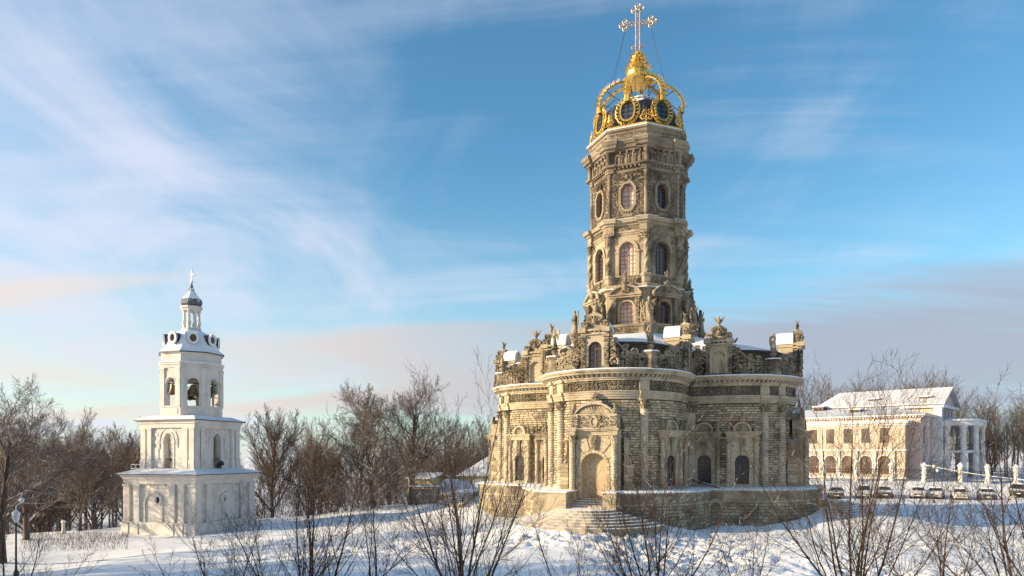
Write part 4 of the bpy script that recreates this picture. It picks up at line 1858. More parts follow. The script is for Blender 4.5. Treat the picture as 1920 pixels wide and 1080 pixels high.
# stage 2: eight-sided windows in carved walls (z 22 .. 25.9)
R2 = 4.0
for i in range(8):
    W2 = R2 * sin(radians(22.5)) - .01
    fr = face_frame(i, R2)
    s = PM()
    o8 = lambda hw, hh, c=.42: [(-hw, -hh * (1 - c) + 23.85), (-hw, hh * (1 - c) + 23.85), (-hw * .45, hh + 23.85), (hw * .45, hh + 23.85), (hw, hh * (1 - c) + 23.85), (hw, -hh * (1 - c) + 23.85), (hw * .45, -hh + 23.85), (-hw * .45, -hh + 23.85)]
    inner = o8(.55, 1.05)
    outer = [(-W2, 22.6), (-W2, 25.1), (-W2, 25.95), (W2, 25.95), (W2, 25.1), (W2, 22.6), (W2, 21.9), (-W2, 21.9)]
    s.slab(inner, outer, -.5, 0, True)
    s.slab(o8(.55, 1.05), o8(.74, 1.26), -.01, .16, True)
    w = build('tower_window', s, 'towerd', church)
    w.matrix_local = frame_mat(fr)
    g = PM()
    g.add([(x, -.34, z) for x, z in o8(.57, 1.07)], [tuple(range(8))])
    build('pane', g, 'palepane' if i == 0 else 'glass', w, smooth=False)
    f = PM()
    f.slab(o8(.49, .99), o8(.56, 1.06), -.34, -.27, True)
    f.box(-.03, .03, -.33, -.28, 22.85, 24.85)
    for z in (23.25, 23.62, 24.0, 24.4):
        f.box(-.52, .52, -.33, -.285, z - .022, z + .022)
    build('frame', f, 'paleframe' if i == 0 else 'frame', w, smooth=False)
    g = PM()
    relief(g, lambda x, y, z: (x, y, z), -1.30, 1.30, 22.02, 25.9, .30, rng, .10, keep=lambda x, z: max(abs(x) / .80, abs(z - 23.85) / 1.32) > 1 and (abs(x) > .45 or z > 22.6), th=.17)
    # beaded garland round the opening
    for j in range(26):
        a = 2 * pi * j / 26
        g.ball(.84 * cos(a) * (1.0 + .06 * cos(4 * a)), .12, 23.85 + 1.36 * sin(a), .085, 6)
    for sg in (-1, 1):
        add_volute(g, sg * .30, 25.3, .22, .05, .22, sg, 1.6)
    g.ball(0, .2, 25.42, .2, 8)
    g.prism([(-.4, 22.2), (.4, 22.2), (.45, 22.35), (.4, 22.5), (-.4, 22.5), (-.45, 22.35)], 0, .1)
    build('carved_scrollwork', g, 'carved2', w, kind='stuff', smooth=False)
    mb = MB(vert_frame(i, R2 + .02))
    mb.lathe([(.20, 21.9), (.24, 21.95), (.16, 22.1)] + [(.15, 22.1 + .1 * j) for j in range(1, 37)] + [(.22, 25.85)], 8, fn=lambda a, z: 1 + .16 * sin(z * 16) * (1 if 22.15 < z < 25.7 else 0))
    build('carved_corner_shaft', mb, 'carved2', church)
# lower dentil cornice, arcade band, great cornice
oct_sweep('lower_cornice', R2, [(-.2, 25.9), (.06, 25.92), (.06, 26.08), (.12, 26.10), (.12, 26.14), (.06, 26.16), (.06, 26.34), (.34, 26.36), (.40, 26.48), (.10, 26.56), (.02, 26.6)], 'towerd', p=.16, q=.36)
oct_sweep('arcade_band', R2, [(-.04, 26.55), (-.04, 27.66)], 'carved2', p=.12, q=.34)
for i in range(8):
    fr = face_frame(i, R2)
    for j in range(7):
        mb = MB(fr)
        mb.cbox(-1.02 + .34 * j, .17, 26.17, .13, .24, .17)
        build('dentil', mb, 'towerd', church, smooth=False)
    for j in range(4):
        x = -.84 + .56 * j
        mb = MB(fr)
        inner = arch(.17, 26.62, 27.12, 8)
        outer = to_rect(inner, .25, 26.60, 27.5, cz=26.9)
        mb.slab([(a + x, b) for a, b in inner], [(a + x, b) for a, b in outer], -.05, .07)
        mb.cbox(x + .28, .14, 27.36, .12, .26, .30)
        build('blind_arch', mb, 'towerd', church, smooth=False)
    mb = MB(vert_frame(i, R2 + .12))
    mb.lathe([(.12, 26.6), (.17, 26.8), (.2, 27.1), (.15, 27.3), (.24, 27.5), (.26, 27.64)], 8, 0, .08)
    build('corner_console', mb, 'carved2', church)
oct_sweep('great_cornice', R2, [(-.2, 27.6), (.16, 27.62), (.20, 27.74), (.40, 27.80), (.46, 28.0), (.56, 28.06), (.62, 28.26), (.64, 28.34), (.0, 28.42)], 'towerd', p=.28, q=.48)
oct_sweep('snow_cover', R2, [(.65, 28.34), (.56, 28.40), (.1, 28.47)], 'snow', p=.28, q=.48)
oct_sweep('upper_drum', R2, [(.05, 28.35), (.05, 28.62), (.12, 28.64), (.12, 28.76), (.14, 28.8), (.22, 29.0), (.28, 29.2), (.44, 29.26), (.46, 29.42), (-.2, 29.46)], 'towerd')
for i in range(8):
    fr = face_frame(i, R2)
    mb = MB(fr)
    for j in range(16):
        mb.ball(-1.43 + .19 * j, .13, 28.72, .06, 5)
    relief(mb, lambda x, y, z: (x, y + .2, z), -1.5, 1.5, 28.88, 29.2, .24, rng, .05)
    build('bead_moulding', mb, 'carved2', church, kind='stuff', smooth=False)
oct_sweep('snow_cover', R2, [(.47, 29.42), (.44, 29.50), (.0, 29.56)], 'snow')

# ------------------------------------------------------------------ golden crown
cz0 = 29.5
RC = 4.15
crown = empty('crown', (0, 0, 0))
crown.parent = church
mb = MB()
mb.ring([[(x, y, z) for x, y in oct_plan(RC, off)] for off, z in [(-.30, 29.48), (.02, 29.48), (.05, 29.75), (-.04, 29.82), (-.3, 29.82)]], True)
build('base_band', mb, 'gold', crown)
# inner dark faceted dome
mb = MB()
mb.ring([[(x, y, z) for x, y in oct_plan(R_, 0)] for R_, z in [(3.75, 29.5), (3.68, 31.3), (3.3, 32.0), (2.1, 32.9), (1.0, 33.3), (.3, 33.4)]], True, False, True)
build('inner_dome', mb, 'darkmetal', crown, smooth=False)
mb = MB()
mb.ring([[(x, y, z) for x, y in oct_plan(R_, 0)] for R_, z in [(2.2, 32.86), (2.15, 32.96), (1.0, 33.38), (.3, 33.5)]], True, False, True)
build('snow_cover', mb, 'snow', crown, smooth=False)


def quatre(rx, rz, cz, n=32, lob=-.035):
    return [((rx * (1 + lob * cos(4 * 2 * pi * i / n))) * cos(2 * pi * i / n), cz + (rz * (1 + lob * cos(4 * 2 * pi * i / n))) * sin(2 * pi * i / n)) for i in range(n)]


def make_oval():
    o = PM()
    cz = 30.95
    o.slab(quatre(.56, .80, cz), quatre(.70, .96, cz), -.04, .10, True)
    w = build('oval_window', o, 'gold', crown)
    g = PM()
    g.add([(x, -.06, z) for x, z in quatre(.58, .82, cz)], [tuple(range(32))])
    build('pane', g, 'glass', w, smooth=False)
    g = PM()
    g.box(-.02, .02, -.05, -.01, cz - .8, cz + .8)
    for z in (-.4, 0, .4):
        g.box(-.55, .55, -.05, -.01, cz + z - .02, cz + z + .02)
    build('frame', g, 'iron', w, smooth=False)
    l = PM()
    # pierced leaf wreath
    for j in range(22):
        a = 2 * pi * j / 22
        ux, uz = cos(a), sin(a)
        tx, tz = -uz, ux
        b = (.74 * ux, cz + 1.0 * uz)
        sgn = 1 if ux > 0 else -1
        tip = (b[0] + .26 * ux + .20 * tx * sgn, b[1] + .26 * uz + .24)
        l.tube([(b[0], .03, b[1]), (b[0] + .2 * ux - .06 * tx, .06, b[1] + .2 * uz), (tip[0], .10, tip[1])], [.055, .065, .015], 4)
        if j % 2:
            p = spiral(b[0] + .16 * ux, b[1] + .16 * uz, .12, 1.0, a, sgn, 8)
            l.tube([(x, .05, z) for x, z in p], .028, 4)
    l.slab(quatre(.98, 1.24, cz - .02, 32, .02), quatre(1.05, 1.31, cz - .02, 32, .02), 0, .05, True)
    build('leaf_wreath', l, 'gold', w, smooth=False)
    return w


def make_palm():
    l = PM()
    z0 = 29.8
    l.tube([(0, .02, z0), (0, .05, z0 + .9)], [.08, .03], 5)
    for sg in (-1, 1):
        for r, zz, t in ((.26, .30, .055), (.18, .62, .045), (.12, .9, .03)):
            p = spiral(sg * (.1 + r * .6), z0 + zz, r, 1.1, pi / 2 if sg > 0 else pi / 2, -sg, 9)
            l.tube([(x, .04, z) for x, z in p], t, 4)
        l.tube([(0, .05, z0 + .2), (sg * .35, .06, z0 + .12), (sg * .55, .06, z0 + .34)], [.06, .06, .02], 4)
    l.prism([(-.09, z0 + .5), (0, z0 + 1.15), (.09, z0 + .5), (0, z0 + .35)], .0, .08)
    return build('openwork_palmette', l, 'gold', crown, smooth=False)


ovp, pap = make_oval(), make_palm()
ovch = list(ovp.children)
tilt = Matrix.Rotation(radians(7), 4, 'X')
for i in range(8):
    fr = face_frame(i, RC, 0, 0)
    m4 = Matrix.Translation((fr.o[0], fr.o[1], 29.7)) @ Matrix.Rotation(radians(fr.a), 4, 'Z') @ Matrix.Rotation(radians(-6), 4, 'X') @ Matrix.Translation((0, 0, -29.7))
    fv = vert_frame(i, RC - .02)
    m5 = Matrix.Translation((fv.o[0], fv.o[1], 29.7)) @ Matrix.Rotation(radians(fv.a), 4, 'Z') @ Matrix.Rotation(radians(-6), 4, 'X') @ Matrix.Translation((0, 0, -29.7))
    if i == 0:
        ovp.matrix_local = m4
        pap.matrix_local = m5
    else:
        q = inst(ovp, crown, m4)
        for c in ovch:
            inst(c, q, Matrix.Identity(4))
        inst(pap, crown, m5)
# eight ribs arching to the top platform, with leaves, and thin stays
ribprof = [(3.86, 31.7), (3.88, 32.2), (3.78, 32.75), (3.50, 33.3), (3.10, 33.8), (2.50, 34.3), (1.75, 34.75), (.9, 35.05)]


def smooth_curve(p, m=4):
    out = []
    n = len(p)
    for i in range(n - 1):
        p0, p1, p2, p3 = p[max(i - 1, 0)], p[i], p[i + 1], p[min(i + 2, n - 1)]
        for j in range(m):
            t = j / m
            out.append(tuple(.5 * ((2 * b) + (c - a) * t + (2 * a - 5 * b + 4 * c - d) * t * t + (-a + 3 * b - 3 * c + d) * t ** 3) for a, b, c, d in zip(p0, p1, p2, p3)))
    out.append(p[-1])
    return out


rp = smooth_curve(ribprof, 3)
rb = MB(Frame((0, 0, 0), 0))
hw = .25
ringsr = []
for j, (r, z) in enumerate(rp):
    w_ = hw * (1.0 - .5 * j / len(rp) if j < 18 else .6 * 1 - .5 * max(0, j - 18) / (len(rp) - 18))
    p0, p1 = rp[max(j - 1, 0)], rp[min(j + 1, len(rp) - 1)]
    dr, dzz = p1[0] - p0[0], p1[1] - p0[1]
    L = sqrt(dr * dr + dzz * dzz)
    nr, nz = dzz / L, -dr / L
    ringsr.append([(-w_, r - .04 * nr, z - .04 * nz), (w_, r - .04 * nr, z - .04 * nz), (w_, r + .04 * nr, z + .04 * nz), (w_ * .6, r + .13 * nr, z + .13 * nz), (-w_ * .6, r + .13 * nr, z + .13 * nz), (-w_, r + .04 * nr, z + .04 * nz)])
rb.ring(ringsr, True, True, True)
ribo = build('rib', rb, 'gold', crown)
lf = PM()
for j in range(3, len(rp) - 1, 2):
    r, z = rp[j]
    p0, p1 = rp[j - 1], rp[j + 1]
    dr, dzz = p1[0] - p0[0], p1[1] - p0[1]
    L = sqrt(dr * dr + dzz * dzz)
    nr, nz, ur, uz = dzz / L, -dr / L, dr / L, dzz / L
    for sg in (-1, 0, 1):
        w_ = .16
        bx = sg * .20
        lf.add([(bx - w_ * .6, r + .05 * nr, z + .05 * nz), (bx + w_ * .6, r + .05 * nr, z + .05 * nz),
                (bx + w_ * .5, r + .2 * nr + .12 * ur, z + .2 * nz + .12 * uz), (bx - w_ * .5, r + .2 * nr + .12 * ur, z + .2 * nz + .12 * uz),
                (bx + sg * .06, r + .42 * nr + .22 * ur, z + .42 * nz + .22 * uz)], [(0, 1, 2, 3), (3, 2, 4)])
leafo = build('rib_leaves', lf, 'gold', ribo, kind='stuff', smooth=False)
lf2 = PM()
lf2.tube([(0, 3.9, 31.6), (0, 2.3, 33.2)], .035, 5)
lf2.tube([(0, 3.2, 33.8), (0, 1.6, 33.1)], .035, 5)
lf2.tube([(0, 1.1, 35.0), (0, 1.0, 33.2)], .03, 5)
stayo = build('stay', lf2, 'darkmetal', crown, smooth=False)
for i in range(8):
    a = OA - 22.5 + 45 * i
    m4 = Matrix.Rotation(radians(a), 4, 'Z')
    if i == 0:
        ribo.matrix_local = m4
        stayo.matrix_local = m4
    else:
        q = inst(ribo, crown, m4)
        inst(leafo, q, Matrix.Identity(4))
        inst(stayo, crown, m4)
mb = MB()
mb.lathe([(1.25, 35.0), (1.35, 35.1), (1.3, 35.22), (.9, 35.28), (.7, 35.3)], 8, fn=None)
build('top_platform', mb, 'gold', crown, smooth=False)
mb = MB()
mb.lathe([(.5, 35.28), (.85, 35.36), (1.0, 35.62), (1.02, 35.9), (.92, 36.05), (.86, 36.1), (.80, 36.35), (.60, 36.7), (.52, 37.0), (.56, 37.05), (.46, 37.35), (.34, 37.6), (.14, 37.85)], 12, fn=lambda a, z: 1 + .05 * sin(6 * a))
finial = build('finial', mb, 'gold', church, smooth=False)
mb = MB()
for zr, rr, n_ in ((36.1, .96, 12), (36.45, .82, 10), (36.85, .66, 10), (37.15, .58, 8), (37.5, .42, 7)):
    for j in range(n_):
        a = 2 * pi * (j + (.5 if n_ % 4 else 0)) / n_
        w_ = pi / n_ * .8
        vs = []
        for t, r_, ww in ((0, .98, 1.0), (.16, 1.10, .8), (.26, 1.34, .15)):
            for sg in (-1, 1):
                vs.append((rr * r_ * sin(a + sg * w_ * ww), -rr * r_ * cos(a + sg * w_ * ww), zr + t))
        mb.add(vs, [(0, 1, 3, 2), (2, 3, 5, 4)])
build('finial_leaf', mb, 'gold', finial, smooth=False, kind='stuff')

# ------------------------------------------------------------------ the great cross, openwork
CA = -14.0
cf = Frame((0, 0, 0), CA)
cross = MB(cf)


def lattice(mb, p0, p1, w, d=.11, n=8):
    """open box bar with studs"""
    a, b = Vector(p0), Vector(p1)
    u = (b - a).normalized()
    s_ = Vector((-u.z, 0, u.x)) * (w / 2)
    for sg in (-1, 1):
        for y in (-d, d):
            mb.tube([tuple(a + s_ * sg + Vector((0, y, 0))), tuple(b + s_ * sg + Vector((0, y, 0)))], .035, 4)
    L = (b - a).length
    m_ = max(2, int(L / .28))
    for i in range(m_ + 1):
        c = a + u * (L * i / m_)
        for y in (-d, d):
            if i < m_:
                e = a + u * (L * (i + 1) / m_)
                mb.tube([tuple(c - s_ + Vector((0, y, 0))), tuple(e + s_ + Vector((0, y, 0)))], .022, 4)
                mb.tube([tuple(c + s_ + Vector((0, y, 0))), tuple(e - s_ + Vector((0, y, 0)))], .022, 4)
                md = (c + e) / 2
                mb.ball(md.x, y, md.z, .055, 5)


lattice(cross, (0, 0, 37.9), (0, 0, 41.6), .36)
lattice(cross, (-1.08, 0, 40.35), (1.08, 0, 40.35), .36)


def trefoil(mb, cx, cz, dx, dz, r=.30):
    for ex, ez in ((dx, dz), (dz, dx), (-dz, -dx)):
        qx, qz = cx + ex * r * 1.05, cz + ez * r * 1.05
        pts = [(qx + r * .72 * cos(2 * pi * i / 12), qz + r * .72 * sin(2 * pi * i / 12)) for i in range(13)]
        for y in (-.1, .1):
            mb.tube([(x, y, z) for x, z in pts], .036, 4)
        p2 = spiral(qx, qz, r * .5, 1.2, 0, 1, 8)
        mb.tube([(x, 0.05, z) for x, z in p2], .03, 4)
        mb.ball(qx, 0, qz, .10, 6)
        mb.tube([(qx + ex * r * .7, 0, qz + ez * r * .7), (qx + ex * r * 1.15, 0, qz + ez * r * 1.15)], [.07, .02], 5)
    mb.ball(cx, 0, cz, .13, 6)


trefoil(cross, 0, 41.55, 0, 1)
trefoil(cross, 1.12, 40.35, 1, 0, .27)
trefoil(cross, -1.12, 40.35, -1, 0, .27)
for sg in (-1, 1):
    pts = spiral(sg * .42, 38.35, .20, 1.2, pi if sg > 0 else 0, sg, 9)
    for y in (-.08, .08):
        cross.tube([(x, y, z) for x, z in pts], .04, 4)
build('cross', cross, 'silver', church, smooth=False)
for sg in (-1, 1):
    for a, rr, zz in ((-1, 2.6, 34.55), (1, 2.3, 34.75)):
        mb = MB(cf)
        x0 = sg * 1.08
        ex, ey = sg * rr, a * 1.0
        pts = [(x0 + (ex - x0) * t, ey * t, 40.05 + (zz - 40.05) * t - .35 * sin(pi * t)) for t in [i / 10 for i in range(11)]]
        mb.tube(pts, .014, 4)
        build('chain', mb, 'iron', church, smooth=False)

# drainpipe at the junction of two lobes, brown plank, wall lamp
fx, fy, fa = wp(0, SMAX - .02, .02)
jx, jy = (LR + .12) * (polar(PHI, 1)[0] + polar(PHI + 90, 1)[0]), (LR + .12) * (polar(PHI, 1)[1] + polar(PHI + 90, 1)[1])
mb = MB()
mb.tube([(jx * 1.1, jy * 1.1, 8.3), (jx * 1.03, jy * 1.03, 7.6), (jx, jy, 6.6), (jx, jy, .35), (jx * 1.05, jy * 1.05, .15)], .075, 8)
mb.lathe([(.06, 8.1), (.17, 8.5), (.17, 8.55)], 8, jx * 1.1, jy * 1.1)
build('drainpipe', mb, 'bluepipe', church)
mb = MB(Frame((jx, jy, 0), PHI + 60))
mb.hexa([(-.09, .1, .55), (.09, .1, .55), (.09, 3.1, -.12), (-.09, 3.1, -.12), (-.09, .1, .66), (.09, .1, .66), (.09, 3.1, -.01), (-.09, 3.1, -.01)])
build('brown_gutter_board', mb, 'redwood', church, smooth=False)
# grotto niche in the terrace wall below the inner corner
nx, ny = 7.45 * (polar(PHI, 1)[0] + polar(PHI + 90, 1)[0]), 7.45 * (polar(PHI, 1)[1] + polar(PHI + 90, 1)[1])
mb = MB(Frame((nx, ny, -3.1), PHI + 45))
mb.slab(arch(.55, 0, 1.5, 10), arch(.85, 0, 1.5, 10), -.9, .1)
build('grotto_arch', mb, 'rubble', church)


# ------------------------------------------------------------------ bell tower
BT = (-29.5, 62.86, -1.85)
BA = -16.7
bell = empty('bell_tower', BT, radians(BA), 'white stone bell tower with two square tiers, octagonal belfry and small grey onion dome', 'bell tower')
# local: faces at local angle 0 (front left, lit), 90 (front right)
BZ = lambda z: z - BT[2]


def sq(r):
    return [(-r, -r), (r, -r), (r, r), (-r, r)]


def octp(R, rot=22.5):
    return [polar(rot + 45 * i, R) for i in range(8)]


def sweep_poly(mb, fn, prof, cap=True):
    mb.ring([[(x, y, z) for x, y in fn(o)] for o, z in prof], True, cap, cap)


def lface(a, d, z=0):
    x, y = polar(a, d)
    return Frame((x, y, z), a)


S1, S2 = 3.9, 3.0
z1 = BZ(3.35)
mb = MB()
sweep_poly(mb, lambda o: sq(S1 + o), [(-.25, -1.2), (-.25, z1 - .05)])
core = build('lower_tier', mb, 'white', bell, smooth=False)
mb = MB()
sweep_poly(mb, lambda o: sq(S1 + o), [(-.1, -1.2), (.10, -1.2), (.10, .95), (.04, 1.05), (-.1, 1.06)])
build('plinth', mb, 'white', core, smooth=False)
mb = MB()
sweep_poly(mb, lambda o: sq(S1 + o), [(-.2, z1 - .85), (-.04, z1 - .85), (-.04, z1 - .45), (.05, z1 - .42), (.05, z1 - .25), (.14, z1 - .22), (.14, z1 - .12), (.28, z1 - .04), (.28, z1 + .02), (-.2, z1 + .03)])
build('cornice', mb, 'whiteb', core, smooth=False)
for a in range(0, 360, 90):
    fr = lface(a, S1)
    for x, w_ in ((-3.55, .34), (-2.45, .30), (1.35, .30), (2.35, .30), (3.52, .36)) if a in (0, 180) else ((-3.55, .34), (-2.2, .30), (2.2, .30), (3.52, .36), (-1.6, .0)):
        if not w_:
            continue
        mb = MB(fr)
        mb.box(x - w_, x + w_, -.3, -.03, 1.05, z1 - .85)
        mb.box(x - w_ - .06, x + w_ + .06, -.3, .03, z1 - 1.02, z1 - .84)
        mb.box(x - w_ - .06, x + w_ + .06, -.3, .02, 1.05, 1.22)
        mb.box(x - w_ - .05, x + w_ + .05, -.3, .16, -1, 1.0)
        build('pilaster', mb, 'whiteb', core, smooth=False)
    # arched niche with a round window
    cx = -.75 if a in (0, 180) else .6
    mb = MB(fr)
    inner = arch(.85, .0, 2.7, 12)
    inner = [(x + cx, z) for x, z in inner]
    outer = [(cx + (x - cx) * 1.18, 0 if z <= 0 else 2.7 + (z - 2.7) * 1.22) for x, z in inner]
    mb.slab(inner, outer, -.3, -.14)
    build('arched_recess', mb, 'white', core)
    ox = cx + (.62 if a in (0, 180) else -.9)
    mb = MB(fr)
    ci = [(ox + .22 * cos(2 * pi * i / 18), 3.0 + .32 * sin(2 * pi * i / 18)) for i in range(18)]
    co = [(ox + .36 * cos(2 * pi * i / 18), 3.0 + .47 * sin(2 * pi * i / 18)) for i in range(18)]
    mb.slab(ci, co, -.3, -.02, True)
    rw = build('round_window', mb, 'whiteb', core)
    mb = MB(fr)
    mb.add([(x, -.20, z) for x, z in ci], [tuple(range(18))])
    o = build('pane', mb, 'glass', core, smooth=False)
    mb = MB(fr)
    for t in (.6, 1.7, 2.8):
        mb.tube([(ox - .21 * cos(t), -.16, 3.0 - .31 * sin(t)), (ox + .21 * cos(t), -.16, 3.0 + .31 * sin(t))], .02, 4)
    build('grille', mb, 'iron', core, smooth=False)


def blocks_on(parent, fr, x0, x1, z0, z1, h, L, skip=None, mat='white', out=.032, lim=40, name='masonry_block'):
    """coursed stone blocks, individually while the count lasts"""
    many_, tn = MB(), []
    z = z0
    row = 0
    while z < z1 - .05:
        x = x0 - (L / 2 if row % 2 else 0)
        while x < x1:
            a, b = max(x, x0), min(x + L, x1)
            x += L
            if b - a < .1 or (skip and skip((a + b) / 2, z + h / 2, (b - a) / 2)):
                continue
            g = .012
            o_ = out + rng.uniform(-.006, .01)
            vs = [fr(p) for p in ((a + g, 0, z + g), (b - g, 0, z + g), (b - g, 0, z + h - g), (a + g, 0, z + h - g), (a + g + .01, o_, z + g + .01), (b - g - .01, o_, z + g + .01), (b - g - .01, o_, z + h - g - .01), (a + g + .01, o_, z + h - g - .01))]
            many_.add(vs, BF)
            tn += [rng.random()] * 8
        z += h
        row += 1
    return many_, tn


M['whiteblk'] = stone_mat('limewashed_block', (0.60, 0.57, 0.52), (0.38, 0.34, 0.29), 0.4, per_obj=0.10, streak=True, fine=3.0)
sup = MB()
stint = []
for a in range(0, 360, 90):
    cx = -.75 if a in (0, 180) else .6
    t_, n_ = blocks_on(core, lface(a, S1 - .25), -3.6, 3.6, 1.1, z1 - .9, .36, .85, skip=lambda x, z, w: abs(x - cx) < .9 + w and z < 3.9)
    sup.add(t_.v, t_.f)
    stint += n_
    t_, n_ = blocks_on(core, lface(a, S2 - .22), -2.7, 2.7, z1 + 1.3, z1 + 4.0, .34, .8, skip=lambda x, z, w: abs(x) < 1.05 + w and z < z1 + 3.8)
    sup.add(t_.v, t_.f)
    stint += n_
build('masonry_blocks', sup, 'whiteblk', bell, kind='stuff', smooth=False, recalc=False, tint=stint)

# roof of tier one: hipped, snow covered
mb = MB()
mb.ring([[(x, y, z) for x, y in sq(r)] for r, z in [(S1 + .42, z1 + .02), (S1 + .44, z1 + .06), (S2 - .1, z1 + .52), (S2 - .3, z1 + .5)]], True, True)
build('roof', mb, 'snow', core, smooth=False, label='snow covered skirt roof over the lower tier')
mb = MB()
mb.ring([[(x, y, z) for x, y in sq(r)] for r, z in [(S1 + .40, z1 - .02), (S1 + .46, z1 - .02), (S1 + .46, z1 + .05), (S1 + .40, z1 + .05)]], True)
build('eave', mb, 'darkmetal', core, smooth=False)
# tier two: walls with pointed-looking arched openings right through
z2 = BZ(8.15)
zb = z1 + .35
for a in range(0, 360, 90):
    fr = lface(a, S2 - .22)
    mb = MB(fr)
    inner = arch(.50, zb, zb + 2.55, 12, .75)
    outer = to_rect(inner, S2 - .22, zb, z2 - .1, cz=zb + 2)
    outer[0], outer[-1] = (-(S2 - .22), zb), (S2 - .22, zb)
    mb.slab(inner, outer, -.55, 0)
    up = build('upper_tier_wall', mb, 'white', bell, smooth=False)
    mb = MB(fr)
    mb.slab(arch(.50, zb, zb + 2.55, 12, .75), arch(.66, zb, zb + 2.55, 12, .92), 0, .05)
    mb.slab(arch(.92, zb + 1.9, zb + 2.55, 12, 1.15), arch(1.04, zb + 1.9, zb + 2.55, 12, 1.30), 0, .06)
    for sg in (-1, 1):
        mb.box(min(sg * .5, sg * .8), max(sg * .5, sg * .8), 0, .09, zb + 2.42, zb + 2.54)
    build('arch_moulding', mb, 'whiteb', up)
    for x, w_ in ((-2.62, .26), (-1.95, .22), (1.95, .22), (2.62, .26)):
        mb = MB(fr)
        mb.box(x - w_, x + w_, 0, .19, zb + .9, z2 - .72)
        mb.box(x - w_ - .05, x + w_ + .05, 0, .23, z2 - .88, z2 - .70)
        mb.box(x - w_ - .04, x + w_ + .04, 0, .24, zb, zb + .9)
        build('pilaster', mb, 'whiteb', up, smooth=False)
    for sg in (-1, 1):
        mb = MB(fr)
        mb.box(min(sg * 1.05, sg * 1.65), max(sg * 1.05, sg * 1.65), 0, .05, zb + 1.0, zb + 2.0)
        build('raised_panel', mb, 'whiteb', up, smooth=False)
    # railing in the opening
    mb = MB(fr)
    mb.tube([(-.5, -.2, zb + 1.0), (.5, -.2, zb + 1.0)], .025, 4)
    for i in range(7):
        mb.tube([(-.45 + .15 * i, -.2, zb + .1), (-.45 + .15 * i, -.2, zb + 1.0)], .014, 4)
    build('railing', mb, 'iron', up, smooth=False)
mb = MB()
sweep_poly(mb, lambda o: sq(S2 + o), [(-.3, z2 - .70), (-.02, z2 - .70), (-.02, z2 - .36), (.08, z2 - .32), (.08, z2 - .18), (.20, z2 - .08), (.20, z2 - .02), (-.3, z2)], cap=False)
mb.ring([[(x, y, z) for x, y in sq(S2 - .2)] for z in (z1 + .30, z1 + .36)], True, True, True)
build('upper_cornice', mb, 'whiteb', bell, smooth=False)
R3 = 2.72
mb = MB()
mb.ring([[(x, y, z) for x, y in sq(S2 + o)] for o, z in [(.30, z2 - .02), (.32, z2 + .03), (-.55, z2 + .40), (-1.2, z2 + .4)]], True, True, True)
build('roof', mb, 'snow', bell, smooth=False, label='snow covered skirt roof under the belfry')
mb = MB()
mb.ring([[(x, y, z) for x, y in sq(S2 + o)] for o, z in [(.26, z2 - .06), (.33, z2 - .06), (.33, z2 + .02), (.26, z2 + .02)]], True)
build('eave', mb, 'darkmetal', bell, smooth=False)
# searchlight left in the opening, rails on the roof
mb = MB(lface(90, S2 + .05, z1 + .5))
mb.lathe([(.04, 0), (.2, .05), (.22, .35), (.05, .42)], 10, -.05, .05)
mb.tube([(-.05, .1, .38), (-.05, .36, .48)], [.2, .24], 10)
build('searchlight', mb, 'iron', bell)
for j in range(3):
    mb = MB(Frame((-S1 + .05, -S1 + 1.2 + .0, z1 + .1), 0))
    x = -.35 + .55 * j
    mb.tube([(x, 0, 0), (x, 0, .75)], .035, 4)
    if j < 2:
        for z in (.05, .38, .75):
            mb.tube([(x, 0, z), (x + .45, 0, z)], .035, 4)
        mb.tube([(x + .45, 0, 0), (x + .45, 0, .75)], .035, 4)
    build('roof_rail', mb, 'whitepaint', bell, smooth=False)
# belfry octagon
z3, z3s, z3c, z3e = z2 + .35, BZ(9.43), BZ(13.25), BZ(14.25)
for i in range(8):
    a = 45 * i
    fr = lface(a, R3 * cos(radians(22.5)))
    Wf = R3 * sin(radians(22.5))
    mb = MB(fr)
    inner = arch(.47, z3s, BZ(11.45), 12)
    outer = to_rect(inner, Wf, z3s, z3c, cz=BZ(10.8))
    outer[0], outer[-1] = (-Wf, z3s), (Wf, z3s)
    mb.slab(inner, outer, -.42, 0)
    mb.slab([(-Wf, z3 - .3), (Wf, z3 - .3)], [(-Wf, z3s), (Wf, z3s)], -.42, 0)
    fw = build('belfry_wall', mb, 'white', bell, smooth=False)
    mb = MB(fr)
    mb.slab(arch(.49, BZ(11.4), BZ(11.45), 12), arch(.58, BZ(11.4), BZ(11.45), 12), 0, .05)
    mb.box(-Wf, Wf, 0, .07, z3s - .12, z3s)
    mb.box(-.75, .75, 0, .04, z3 + .2, z3s - .25)
    build('arch_moulding', mb, 'whiteb', fw)
    for sg in (-1, 1):
        mb = MB(fr)
        mb.box(min(sg * (Wf - .40), sg * (Wf + .02)), max(sg * (Wf - .40), sg * (Wf + .02)), 0, .10, z3s, z3c - .55)
        mb.box(min(sg * (Wf - .45), sg * (Wf + .05)), max(sg * (Wf - .45), sg * (Wf + .05)), 0, .15, z3c - .65, z3c - .45)
        build('pilaster', mb, 'whiteb', fw, smooth=False)
    mb = MB(fr)
    mb.tube([(-.46, -.2, BZ(11.42)), (.46, -.2, BZ(11.42))], .05, 6)
    beam = build('bell_beam', mb, 'iron', fw)
    mb = MB(fr)
    s_ = 1.0 if i in (0, 4) else 1.25 if i in (1, 5) else .8
    zt = BZ(11.35)
    mb.lathe([(.02, zt - .85 * s_ + .1), (.30 * s_, zt - .85 * s_ + .02), (.40 * s_, zt - .85 * s_), (.41 * s_, zt - .80 * s_), (.30 * s_, zt - .62 * s_), (.23 * s_, zt - .35 * s_), (.20 * s_, zt - .12 * s_), (.10 * s_, zt - .04), (.04, zt)], 16, 0, -.25)
    mb.tube([(0, -.25, zt - .3), (0, -.25, zt - .95 * s_)], [.02, .05], 5)
    build('bell', mb, 'bronze', fw)
